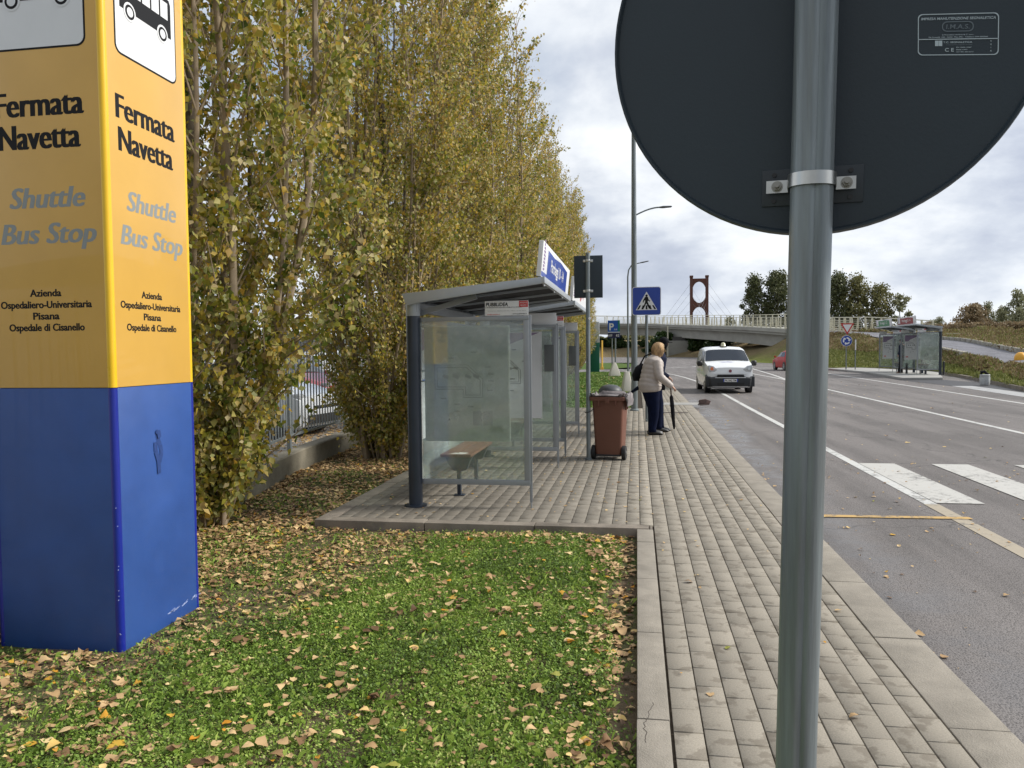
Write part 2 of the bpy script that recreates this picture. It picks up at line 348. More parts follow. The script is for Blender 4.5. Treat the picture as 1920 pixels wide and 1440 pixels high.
KERBD = pm('weathered_kerb_concrete', (.23, .20, .165), .85, 0, .25, 4, .5, 130, dirt=.5, dcol=(.07, .062, .05), spec=.3)
CONC = pm('wall_concrete', (.22, .20, .155), .9, 0, .2, 2.5, .5, 60, dirt=.45, dcol=(.09, .085, .06), spec=.2)
BCONC = pm('bridge_concrete', (.36, .35, .31), .85, 0, .12, .35, .2, 3, dirt=.35, dcol=(.19, .18, .16), spec=.2, stretch=(1, 1, 2.5))
PLATE = pm('pad_concrete', (.34, .335, .32), .85, 0, .1, 1.2, .2, 40, dirt=.2, spec=.25)
WHL = paintmat('white_road_paint', (.58, .58, .56), .32); ZEB = paintmat('crossing_paint', (.52, .51, .48), .30); YEL = paintmat('yellow_road_paint', (.56, .36, .12), .42)
TAN = paintmat('faded_tan_paint', (.40, .345, .26), .3)
def sheet(name, poly, z, mat, kind='structure', label=None):
    b = MB(); b.add([(x, y, z) for x, y in poly], [tuple(range(len(poly)))]); o = b.build(name, mat, smooth=0)
    if kind: o['kind'] = kind
    return o
sheet('ground', [(-3000, -3000), (3000, -3000), (3000, 3000), (-3000, 3000)], -.5, pm('far_field', (.09, .10, .04), .95, 0, .3, .02, spec=.1))
b = MB(); b.box(-90, 120, -25, 175, -.45, -.12); b.build('road', ROAD, smooth=0)['kind'] = 'structure'
# lawn with soft undulation
def gridmesh(name, xs, ys, zf, mat, kind='structure'):
    X, Y = np.meshgrid(xs, ys); Z = zf(X, Y); nx, ny = len(xs), len(ys)
    idx = (np.arange(ny-1)[:, None]*nx+np.arange(nx-1)[None]).ravel()
    o = npmesh(name, np.stack([X.ravel(), Y.ravel(), Z.ravel()], 1), np.stack([idx, idx+1, idx+nx+1, idx+nx], 1), mat, smooth=True)
    o['kind'] = kind; return o
def lawnz(X, Y): return -.072+.03*(vnoise(X, Y, 1.3, 1)-.5)+.012*(vnoise(X, Y, 5, 2)-.5)
gridmesh('lawn', np.arange(-5.2, .05, .13), np.arange(-9, 56, .13), lawnz, SOIL)
b = MB(); b.box(-90, -4.9, -25, 57, -.3, .02); o = b.build('car_park', roadmat('car_park_asphalt', (.13, .13, .125), False), smooth=0); o['kind'] = 'structure'
# ------- pavers
def pavers(cols, y0, y1, W=.1222, Lp=.205):
    out = []
    for cx in cols:
        y = y0-rnd.random()*Lp
        while y < y1:
            a = max(y, y0); e = min(y+Lp, y1)
            if e-a > .03: out.append((cx, a, e))
            y += Lp
    A = np.array(out); n = len(A); gx, gy, ch = .0028, .0036, .0016
    x0 = A[:, 0]+gx; x1 = A[:, 0]+W-gx; ya = A[:, 1]+gy; yb = A[:, 2]-gy; zt = rs.uniform(-.0016, .0012, n)
    def ring(i, z): return np.stack([np.stack([x0+i, ya+i, z], 1), np.stack([x1-i, ya+i, z], 1), np.stack([x1-i, yb-i, z], 1), np.stack([x0+i, yb-i, z], 1)], 1)
    tilt = rs.uniform(-.0008, .0008, (n, 4))
    t = ring(ch, zt); t[:, :, 2] += tilt; m = ring(0, zt-ch); bt = ring(0, zt-.03)
    V = np.concatenate([t, m, bt], 1).reshape(-1, 3); base = np.arange(n)[:, None]*12
    q = [(0, 1, 2, 3)]+[(i+4, (i+1) % 4+4, (i+1) % 4, i) for i in range(4)]+[(i+8, (i+1) % 4+8, (i+1) % 4+4, i+4) for i in range(4)]
    F = (base[:, None, :]+np.array(q)[None]).reshape(-1, 4); T = np.repeat(np.clip(rs.normal(.55, .20, n), 0, 1), 9)
    return V, F, T
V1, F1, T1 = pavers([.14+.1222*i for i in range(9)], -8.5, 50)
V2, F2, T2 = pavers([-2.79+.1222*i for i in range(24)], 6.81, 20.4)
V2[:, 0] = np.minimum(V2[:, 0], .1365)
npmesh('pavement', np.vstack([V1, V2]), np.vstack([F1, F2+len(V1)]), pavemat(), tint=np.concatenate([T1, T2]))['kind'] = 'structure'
JOINT = pm('joint_sand', (.05, .04, .03), .95, 0, .3, 30, spec=.1)
b = MB(); b.box(.0, 1.3, -8.6, 50, -.11, -.013); b.box(-2.85, .0, 6.72, 20.45, -.11, -.0132); b.build('pavement_bed', JOINT, smooth=0)['kind'] = 'structure'
def kerbrun(name, x0, x1, ya, yb, z0, z1, mat, seg=1.0, axis='y', jit=.002):
    b = MB(); y = ya
    while y < yb-.01:
        e = min(y+seg, yb); j = rnd.uniform(-jit, jit); k = rnd.uniform(-jit, jit)*.6
        if axis == 'y': b.box(x0+k, x1+k, y+.003, e-.003, z0, z1+j)
        else: b.box(y+.003, e-.003, x0+k, x1+k, z0, z1+j)
        y = e
    o = b.build(name, mat, bevel=.008); o['kind'] = 'structure'; return o
kerbrun('kerb', -.005, .13, -8.8, 6.64, -.2, .006, KERB, 1.0)
kerbrun('kerb', 1.243, 1.48, -8.7, 50, -.2, .003, KERB, 1.0)
kerbrun('kerb', 6.655, 6.80, -2.9, .13, -.2, .006, KERBD, 1.0, 'x')
kerbrun('kerb', -2.95, -2.80, 6.66, 20.4, -.2, .008, KERBD, 1.0)
kerbrun('kerb', 20.4, 20.52, -2.95, -.12, -.2, .004, KERBD, 1.0, 'x')
kerbrun('kerb', -.12, -.005, 20.4, 50, -.2, .004, KERB, 1.0)
cr = random.Random(3); m = MB(); x, y = .03, 3.0
for k in range(22):
    x2, y2 = x+cr.uniform(-.008, .011), y+.016; m.bar((x, y, .0068), (x2, y2, .0068), .0022, .0006); x, y = min(.12, max(.01, x2)), y2
m.build('kerb_crack', pm('crack_dark', (.05, .04, .03), .9), smooth=0)['kind'] = 'structure'
sheet('drain_apron', [(.3, 21.6), (1.62, 21.6), (1.75, 22.5), (.25, 22.5)], .0075, PLATE)
sheet('drain_grate', [(.45, 18.9), (1.22, 18.9), (1.22, 19.1), (.45, 19.1)], .0072, pm('rusty_iron', (.07, .05, .04), .7, .4, .4, 30))
# ------- road markings
def strip(name, pts, wd, mat, z=-.116):
    b = MB(); L = []; P = [Vector((x, y)) for x, y in pts]
    for i, p in enumerate(P):
        d = (P[min(i+1, len(P)-1)]-P[max(i-1, 0)]).normalized(); n = Vector((-d.y, d.x))*wd/2; L += [(p.x+n.x, p.y+n.y, z), (p.x-n.x, p.y-n.y, z)]
    b.add(L, [(2*i, 2*i+1, 2*i+3, 2*i+2) for i in range(len(P)-1)]); o = b.build(name, mat, smooth=0); o['kind'] = 'structure'; return o
strip('road_marking', [(3.06, 8.66), (3.06, 15), (3.07, 22), (3.12, 30), (3.1, 36), (2.96, 41), (2.7, 46), (2.35, 50.2), (1.9, 54), (1.2, 58), (0, 62), (-2, 65)], .13, WHL)
strip('road_marking', [(3.06, -4), (3.06, 4), (3.06, 8.655)], .15, TAN)
strip('road_marking', [(7.2, 4), (7.22, 16), (7.43, 32), (7.61, 42), (7.38, 53)], .13, WHL)
strip('road_marking', [(7.7, 42), (8.3, 50), (9.2, 65)], .16, WHL, -.112)
strip('road_marking', [(7.38, 53), (8.0, 58), (9.2, 65)], .18, WHL, -.108)
strip('road_marking', [(10.3, 8), (10.92, 24), (11.5, 38), (12.0, 52), (12.3, 62)], .13, WHL)
strip('road_marking', [(9.8, 66.5), (12.8, 65.3)], .5, WHL)
strip('road_marking', [(-2, 62), (1.5, 66), (5, 72), (8, 82)], .25, WHL, -.112)
strip('road_marking', [(1.75, 7.93), (3.18, 7.98)], .10, YEL, -.112)
strip('road_marking', [(3.65, 8.0), (4.45, 8.02)], .07, YEL, -.112)
for x0 in (3.13, 4.10, 5.17, 6.2, 7.9, 8.95): strip('road_marking', [(x0+.24, 8.72), (x0+.24, 11.62)], .48, ZEB, -.113)
sheet('asphalt_patch', [(12.85, 41), (14.9, 41.3), (15.2, 38), (14.0, 31), (13.0, 31.5)], -.113, pm('dark_asphalt', (.045, .045, .05), .7, 0, .15, 20, .3, 150))
sheet('pale_patch', [(12.9, 34.5), (13.7, 34.5), (13.3, 28), (12.9, 22), (12.0, 22), (12.35, 28)], -.112, paintmat('pale_patch_surface', (.40, .40, .40), .3))  # pale broken patch along the far lane
# ------- right verge, embankment, ramp and levee as one terrain
ST = [  # kerb, toe of ramp, far side of ramp, levee line, plateau
 ((-60, 150, -.13), (-62, 175, -.1), (-64, 195, 3), (-64, 210, 4), (-80, 420, 4)),
 ((-6.1, 150, -.13), (-6, 165, -.3), (-6, 190, 3), (-6, 215, 4), (-10, 420, 4)),
 ((8.5, 121, -.13), (9.5, 150, -.3), (12, 178, 3.2), (13, 205, 4), (20, 420, 4)),
 ((12.8, 95, -.13), (16.9, 118, .9), (22, 138, 2.6), (27, 165, 4), (55, 420, 4)),
 ((14.85, 81, -.12), (19.6, 101, 3.2), (24.4, 106, 3.55), (31, 135, 3.6), (80, 400, 5)),
 ((14.0, 61.2, -.04), (20.9, 86, 3.0), (24.6, 92, 3.2), (36, 118, 3.5), (110, 380, 5)),
 ((16.2, 61, .0), (20.8, 76, 2.6), (24.9, 84, 2.9), (38, 108, 3.5), (130, 350, 5)),
 ((18.0, 54, .0), (21.33, 66, 1.8), (26.6, 77, 2.25), (40, 98, 3.4), (150, 320, 5)),
 ((17.6, 48, .0), (21.2, 58, 1.2), (27.0, 70, 1.9), (35.5, 88, 3.2), (170, 300, 4.5)),
 ((16.1, 40, .0), (19.8, 50, .86), (25.2, 60, 1.4), (35.3, 82, 3.0), (190, 260, 4)),
 ((14.0, 30.8, .0), (18.6, 41, .50), (22.7, 50, 1.03), (35.3, 76, 2.75), (200, 220, 4)),
 ((12.9, 24, .0), (16.8, 30, .15), (21.2, 38, .5), (36, 66, 2.6), (210, 180, 4)),
 ((11.0, 15, .0), (15.8, 21, .05), (21, 27, .1), (38, 52, 2.4), (220, 120, 4)),
 ((9, 2, .0), (15, 6, .0), (22, 8, .0), (42, 20, 2.0), (230, 20, 4))]
def catmull(a, k):                   # resample along the first axis
    n = len(a); t = np.linspace(0, n-1, (n-1)*k+1); i = np.clip(t.astype(int), 0, n-2); f = (t-i)[:, None, None]
    p = [a[np.clip(i+j, 0, n-1)] for j in (-1, 0, 1, 2)]
    return .5*((2*p[1])+(-p[0]+p[2])*f+(2*p[0]-5*p[1]+4*p[2]-p[3])*f*f+(-p[0]+3*p[1]-3*p[2]+p[3])*f**3)
S = catmull(np.array(ST, float), 6)     # (n,5,3)
rowsT = []; brown = []
def rows(a, b_, k, ba, bb, bulge=0):
    for i in range(k):
        t = i/k; r_ = S[:, a]*(1-t)+S[:, b_]*t; r_ = r_.copy(); r_[:, 2] += bulge*math.sin(math.pi*t); rowsT.append(r_); brown.append(ba*(1-t)+bb*t)
rows(0, 1, 8, -.1, .95, -.25); rows(1, 2, 2, 1.0, 1.0); rows(2, 3, 8, 1.0, 1.1, -.3); rows(3, 4, 8, 1.1, .5, .6); rowsT.append(S[:, 4].copy()); brown.append(.5)
T = np.stack(rowsT, 0); k, n, _ = T.shape
jit = (vnoise(T[..., 0], T[..., 1], .6, 5)-.5)*.35; jit[0] = 0; jit[8:11] *= .05; T[..., 2] += jit
idx = (np.arange(k-1)[:, None]*n+np.arange(n-1)[None]).ravel()
F = np.stack([idx, idx+1, idx+n+1, idx+n], 1); BT = np.repeat(np.array(brown)[:-1], n-1)
o = npmesh('embankment', T.reshape(-1, 3), F[:, ::-1], bankmat('bank_grass', (.17, .20, .05), (.24, .185, .105)), tint=BT, smooth=True); o['kind'] = 'structure'
at = o.data.attributes['tint']; o.data.attributes.remove(at)
at = o.data.attributes.new('tint', 'FLOAT', 'POINT'); at.data.foreach_set('value', np.repeat(np.array(brown), n).astype(np.float32))
rp = MB(); q0 = 4*6-2; A_ = T[8]; B_ = T[10]
vs = []
for i in range(q0, n): vs += [tuple(A_[i]+np.array([0, 0, .05])), tuple(B_[i]+np.array([0, 0, .05]))]
rp.add(vs, [(2*i, 2*i+1, 2*i+3, 2*i+2) for i in range(n-q0-1)]); rp.build('ramp_road', ROAD2)['kind'] = 'structure'
# skirt of the verge kerb
kb = MB()
for i in range(4*6+3, n-1):
    p = Vector(T[0][i]); q = Vector(T[0][i+1]); kb.bar((p.x, p.y, -.05), (q.x, q.y, -.05), .16, .16)
kb.build('verge_kerb', KERBD, smooth=0)['kind'] = 'structure'
pb = MB(); pb.prism([(13.75, 60.0), (14.12, 51.5), (12.95, 40.6), (14.9, 40.9), (18.1, 50.5), (16.6, 61)], (0, 0, -.12), (1, 0, 0), (0, 1, 0), (0, 0, 1), .125)
pb.build('shelter_pad', PLATE, bevel=.01)['kind'] = 'structure'
gridmesh('roundabout_lawn', np.linspace(-12, -.6, 24), np.linspace(65, 96, 24), lambda X, Y: -.12+.22*np.clip(1.1-((X+6)/5.6)**2-((Y-80)/15)**2, 0, .3), SOIL)
# small blocks of concrete edging on both sides of the ramp
blk = pm('edging_block', (.33, .31, .26), .9, 0, .12, 3, .3, 30, dirt=.3)
ORD = 'first second third fourth fifth sixth seventh eighth ninth tenth eleventh twelfth thirteenth fourteenth fifteenth sixteenth seventeenth eighteenth nineteenth twentieth'.split()
ORD += ['twenty-'+x for x in ORD[:9]]+['thirtieth']+['thirty-'+x for x in ORD[:9]]
def ramp_blocks(row, lo, hi, off, seg, lab, grp):
    pts = [Vector(p) for p in row[lo:hi]]; acc = 0; d = []
    for i in range(len(pts)-1):
        L = (pts[i+1]-pts[i]).length; kk = max(1, int(L/seg))
        for j in range(kk): d.append((pts[i].lerp(pts[i+1], j/kk), pts[i].lerp(pts[i+1], (j+.9)/kk)))
    for bi, (a, b2) in enumerate(d):
        m = MB(); dirv = (b2-a); ang = math.atan2(dirv.y, dirv.x); L = dirv.length
        m.box(0, L, -.14, .14, -.05, .30); o = m.build('edging_block', blk, bevel=.03)
        o.location = a+Vector((0, 0, off)); o.rotation_euler = (0, -math.asin(dirv.z/L), ang); tag(o, lab % ORD[len(d)-1-bi], 'edging block', grp)
ramp_blocks(T[10], 7*6, 11*6+2, .02, 1.9, '%s concrete block from the right along the far edge of the ramp road', 'concrete blocks along the far side of the ramp')
ramp_blocks(T[8], 7*6+2, 9*6, -.05, 2.1, '%s concrete block from the right along the near edge of the ramp road', 'concrete blocks along the near side of the ramp')
# ------- grass, clover and fallen leaves
def clover(n, region, dens, s0, s1, name, mat, z0=.004, z1=.05, blades=0):
    x0, x1, y0, y1 = region; X = rs.uniform(x0, x1, n); Y = rs.uniform(y0, y1, n); keep = rs.rand(n) < dens(X, Y); X = X[keep]; Y = Y[keep]; n = len(X)
    Z = lawnz(X, Y)+z0+(z1-z0)*rs.rand(n)*(.4+.9*vnoise(X, Y, 2.1, 8))
    s = rs.uniform(s0, s1, n); az = rs.uniform(0, 2*np.pi, n); tl = rs.normal(0, .5, (n, 2))
    ax = np.stack([np.cos(az), np.sin(az), tl[:, 0]], 1); ay = np.stack([-np.sin(az), np.cos(az), tl[:, 1]], 1)
    P = np.stack([X, Y, Z], 1); S_ = s[:, None]
    q = np.stack([P-ax*S_*.5, P+ay*S_*.42, P+ax*S_*.5, P-ay*S_*.42], 1).reshape(-1, 3); Fq = np.arange(n*4).reshape(-1, 4)
    t = np.clip(rs.normal(.5, .2, n)+(vnoise(X, Y, 3, 4)-.5)*.5, 0, 1)
    if blades:
        bn = blades; bx = rs.uniform(x0, x1, bn); by = rs.uniform(y0, y1, bn); kp = rs.rand(bn) < dens(bx, by)*.9; bx = bx[kp]; by = by[kp]; bn = len(bx)
        h = rs.uniform(.02, .06, bn); a = rs.uniform(0, 6.28, bn); wdt = .0013; bz = lawnz(bx, by)
        d = np.stack([np.cos(a), np.sin(a), np.zeros(bn)], 1); pr = np.stack([-np.sin(a), np.cos(a), np.zeros(bn)], 1); B0 = np.stack([bx, by, bz], 1)
        mid = B0+d*h[:, None]*.25; mid[:, 2] += h*.75; tip = B0+d*h[:, None]*rs.uniform(.5, .95, bn)[:, None]; tip[:, 2] += h*rs.uniform(.7, 1., bn)
        bq = np.stack([B0-pr*wdt, B0+pr*wdt, mid+pr*wdt*.9, tip, ], 1); bq[:, 0] = B0-pr*wdt
        q = np.vstack([q, bq.reshape(-1, 3)]); Fq = np.arange(len(q)).reshape(-1, 4); t = np.concatenate([t, np.clip(rs.normal(.62, .2, bn), 0, 1)])
    o = npmesh(name, q, Fq, mat, tint=t); o['kind'] = 'stuff'; return o
GRASS = leafmat('clover_grass', [(0, (.055, .08, .018)), (.35, (.12, .20, .032)), (.65, (.24, .36, .055)), (.88, (.40, .50, .11)), (1, (.52, .50, .20))], .3)
def dens_near(X, Y):
    d = .98*np.ones_like(X)
    edge = -.16-.18*vnoise(X, Y, 1.7, 3)                    # bare soil beside the kerb
    d *= np.clip(1-(X-edge)/.14, 0.02, 1)
    far = np.clip((6.62-Y)/.25, 0.0, 1); d *= .12+.88*far
    left = np.clip((X+2.35+.6*vnoise(X, Y, 1.2, 6)+np.clip((Y-3.4)*.22, -.1, .8)*-1)/.5, 0, 1); d *= .16+.84*left
    nearl = np.clip((3.3-Y)/.4, 0, 1)*np.clip((X+3.2)/.6, 0, 1); d = np.maximum(d, nearl*.65)
    d *= np.where(vnoise(X, Y, 3.2, 12) < .16, .45, 1)*np.clip(.5+1.4*vnoise(X, Y, 7, 14), .3, 1)
    d *= ~((X < -2.72) & (X > -3.5) & (Y > 3.68) & (Y < 4.46))
    return d
clover(460000, (-4.0, -.01, 1.9, 6.64), dens_near, .006, .0165, 'grass', GRASS, .002, .045, blades=26000)
clover(60000, (-3.4, -.05, -3, 1.9), lambda X, Y: .8+0*X, .012, .03, 'grass', GRASS, .002, .045)
clover(40000, (-4.2, -2.95, 6.6, 11), lambda X, Y: .05+.16*(vnoise(X, Y, 1.6, 20) > .6), .01, .02, 'grass', GRASS, 0, .03, blades=4000)
clover(90000, (-4.0, -.15, 20.6, 54), lambda X, Y: .9+0*X, .03, .07, 'grass', leafmat('far_grass', [(0, (.06, .10, .015)), (.5, (.11, .20, .03)), (1, (.20, .30, .06))], .25), 0, .06)
LITTER = leafmat('fallen_leaf', [(0, (.09, .05, .025)), (.18, (.22, .125, .06)), (.42, (.42, .27, .13)), (.66, (.62, .43, .22)), (.84, (.74, .56, .28)), (.90, (.58, .36, .05)), (.95, (.55, .24, .02)), (1, (.30, .30, .06))], .12, rough=.6)
def leaves(n, region, dens, s0, s1, name, zf, lift=.012, curl=.5, tmul=1.0, tmean=.5):
    x0, x1, y0, y1 = region; X = rs.uniform(x0, x1, n); Y = rs.uniform(y0, y1, n); kp = rs.rand(n) < dens(X, Y); X = X[kp]; Y = Y[kp]; n = len(X)
    s = rs.uniform(s0, s1, n)*rs.choice([.4, .55, .7, .9, 1.15], n); az = rs.uniform(0, 2*np.pi, n); cu = rs.normal(0, curl, n); cv = rs.normal(.25, curl, n); tx = rs.normal(0, .14, n); ty = rs.normal(0, .14, n)
    # 13-point toothed ovate blade, folded and curled
    OUT = [(-.5, 0), (-.38, .24), (-.2, .42), (.03, .38), (.1, .34), (.28, .2), (.55, 0), (.28, -.2), (.1, -.34), (.03, -.38), (-.2, -.42), (-.38, -.24)]
    MID = [(-.2, 0), (.08, 0), (.3, 0)]
    uv = np.array(OUT+MID); u = uv[:, 0][None]+rs.normal(0, .025, (n, 15)); v = uv[:, 1][None]*(1+rs.normal(0, .1, (n, 15)))
    wz = cu[:, None]*u*u+cv[:, None]*v*v*1.6+tx[:, None]*u+ty[:, None]*v+rs.normal(0, .03, (n, 15))
    wz -= wz.min(1, keepdims=True)*.8
    c, s_ = np.cos(az)[:, None], np.sin(az)[:, None]; S_ = s[:, None]
    P = np.stack([X[:, None]+(u*c-v*s_)*S_, Y[:, None]+(u*s_+v*c)*S_, zf(X, Y)[:, None]+wz*S_+(lift*rs.rand(n))[:, None]], 2).reshape(-1, 3)
    q = np.array([(0, 12, 2, 1), (12, 13, 3, 2), (13, 14, 5, 4), (14, 6, 5, 5), (0, 11, 10, 12), (12, 10, 9, 13), (13, 8, 7, 14), (13, 4, 3, 3), (13, 9, 8, 8), (14, 7, 6, 6)])
    tri = []
    for a in q: tri.append((a[0], a[1], a[2])); tri += [(a[0], a[2], a[3])] if a[3] != a[2] else []
    tri = np.array(tri); Fq = (np.arange(n)[:, None, None]*15+tri[None]).reshape(-1, 3); t = np.clip(rs.normal(tmean, .23, n), 0, .86); sp = rs.rand(n); t = np.where(sp < .05, rs.uniform(.87, .97, n), t); t = np.where(sp > .985, 1, t)
    o = npmesh(name, P, Fq, LITTER, tint=np.repeat(t, len(tri))); o['kind'] = 'stuff'; return o
def dl(X, Y):
    base = .10+.10*vnoise(X, Y, 2.2, 30)
    strip_ = np.exp(-((X+.15)/.15)**2)*.95
    left = np.clip((-2.0-X)/.8+(Y-3.6)*.35*np.clip((-1.2-X), 0, 1), 0, 1)*.75
    back = np.exp(-((6.5-Y)/.22)**2)*.5
    nearl = np.clip((-.9-X)/1.4, 0, 1)*np.clip((3.6-Y)/.9, 0, 1)*.35
    d = np.clip(base+strip_+left+back+nearl, 0, 1)*(.55+.75*vnoise(X, Y, 4, 31))
    return d*~((X < -2.74) & (X > -3.55) & (Y > 3.68) & (Y < 4.52))
leaves(15500, (-4.3, -.02, 1.8, 6.64), dl, .028, .064, 'fallen_leaves', lambda X, Y: lawnz(X, Y)+.034*dens_near(X, Y), .016, .5, tmean=.44)
leaves(60, (-1.8, -.2, 1.9, 3.0), lambda X, Y: .35+0*X, .07, .09, 'fallen_leaves', lambda X, Y: lawnz(X, Y)+.035, .012, .35)
leaves(30000, (-4.8, -2.96, 4.5, 20), lambda X, Y: np.clip(.62+.5*(vnoise(X, Y, 1.1, 33)-.4), 0, 1)*np.clip((X+5.0)*.0+1, 0, 1), .035, .07, 'fallen_leaves', lambda X, Y: lawnz(X, Y), .02, .5, tmean=.42)
leaves(9000, (-8.5, -4.75, 6, 16), lambda X, Y: .8+0*X, .05, .08, 'fallen_leaves', lambda X, Y: .03+0*X, .02)
leaves(950, (-2.75, 1.2, 2.2, 20), lambda X, Y: np.where(X < .14, .8*(Y > 6.9), .42), .025, .05, 'fallen_leaves', lambda X, Y: .003+0*X, .004, .3, tmean=.68)
leaves(180, (-2.75, .1, 6.85, 12), lambda X, Y: .8+0*X, .02, .04, 'fallen_leaves', lambda X, Y: .003+0*X, .004, .3, tmean=.6)
leaves(900, (1.49, 3.3, 3, 24), lambda X, Y: .12+.85*np.exp(-((X-1.53)/.10)**2), .022, .05, 'fallen_leaves', lambda X, Y: -.117+0*X, .006, .35, tmean=.55)
leaves(420, (1.6, 5.2, 2.6, 12), lambda X, Y: .6+0*X, .02, .05, 'fallen_leaves', lambda X, Y: -.117+0*X, .006, .45, tmean=.5)
leaves(500, (3.3, 13, 8, 40), lambda X, Y: .5+0*X, .04, .08, 'fallen_leaves', lambda X, Y: -.117+0*X, .006, .3, tmean=.6)
leaves(1500, (-4, -.1, 20.6, 50), lambda X, Y: .5+0*X, .05, .08, 'fallen_leaves', lambda X, Y: lawnz(X, Y)+.05, .01, .3, tmean=.7)
# ================================================================== near objects
# ------- yellow and blue shuttle stop pillar
YELP = pm('yellow_panel', (.64, .37, .07), .33, 0, .05, 2, .02, 8, dirt=.10, dcol=(.5, .30, .07), coat=.45); YELC = pm('yellow_corner_strip', (.82, .50, .012), .3, 0, .03, 5, coat=.3)
BLUP = pm('blue_panel', (.024, .078, .29), .42, 0, .12, 3.5, .3, 420, dirt=.22, dcol=(.05, .11, .30), coat=.12); BLUC = pm('blue_corner_strip', (.008, .02, .26), .3, 0, .05, 5, coat=.3)
SCR = pm('scuffed_edge', (.30, .36, .58), .8, 0, .3, 40)
px, py, wd_ = -2.785, 3.74, .76
tp = thing('shuttle_stop_pillar', 'tall square pillar with yellow top and blue base standing in the fallen leaves', 'information pillar', (px-wd_/2, py+wd_/2, -.07))
g = .022; ZB, ZT = 1.368, 4.25
def four_panels(z0, z1, mat, nm):
    for k in range(4):
        m = MB()
        if k == 0: m.box(px-wd_+g, px-g, py, py+.012, z0, z1)
        elif k == 1: m.box(px-.012, px, py+g, py+wd_-g, z0, z1)
        elif k == 2: m.box(px-wd_+g, px-g, py+wd_-.012, py+wd_, z0, z1)
        else: m.box(px-wd_, px-wd_+.012, py+g, py+wd_-g, z0, z1)
        m.build(nm, mat, tp, bevel=.002)
four_panels(-.09, ZB, BLUP, 'blue_panel'); four_panels(ZB+.003, ZT, YELP, 'yellow_panel')
for z0, z1, mat in ((-.09, ZB, BLUC), (ZB+.003, ZT, YELC)):
    for sx_, sy_ in ((px-g, py+g), (px-wd_+g, py+g), (px-g, py+wd_-g), (px-wd_+g, py+wd_-g)):
        m = MB(); m.tube([(sx_, sy_, z0), (sx_, sy_, z1)], g+.003, 20); m.build('corner_strip', mat, tp)
m = MB(); m.box(px-wd_+.01, px-.01, py+.01, py+wd_-.01, ZT, ZT+.02); m.build('cap', YELC, tp)
m = MB()
for k in range(16):
    yy = py+.40+rnd.random()*.32; zz_ = -.02+rnd.random()*.012+(yy-py-.4)*.05; m.bar((px+.0006, yy, zz_), (px+.0006, yy+.02+rnd.random()*.04, zz_+.004+rnd.random()*.01), .0008, .002+rnd.random()*.003, up=(0, 0, 1))
for k in range(9):
    z = rnd.random()*1.3; m.disc((px-.004+rnd.uniform(-.006, .003), py-.0015, z), (.5, -1, 0), .0028, .003, 8)
m.build('scuff', SCR, tp)
def smudge(name, cx_, cz, s):
    m = MB(); r2 = random.Random(5)
    for path in ([(0, .11), (.012, .06), (.03, .03), (.04, -.01), (.02, -.06)], [(-.012, .05), (-.012, .0), (.008, -.05), (.012, -.12)], [(.0, .09), (.012, .11), (.02, .07)]):
        for (a, b_), (c_, d_) in zip(path, path[1:]):
            m.bar((px+.0006+.00012*len(m.f), cx_+a*s, cz+b_*s), (px+.0006+.00012*len(m.f), cx_+c_*s, cz+d_*s), .030*s, .0004, up=(1, 0, 0))
    return m.build(name, pm('boot_smudge', (.014, .045, .18), .6, 0, .2, 60), tp)
smudge('smudge', py+.36, .98, 1.1)
cF = px-wd_/2; cR = py+wd_/2
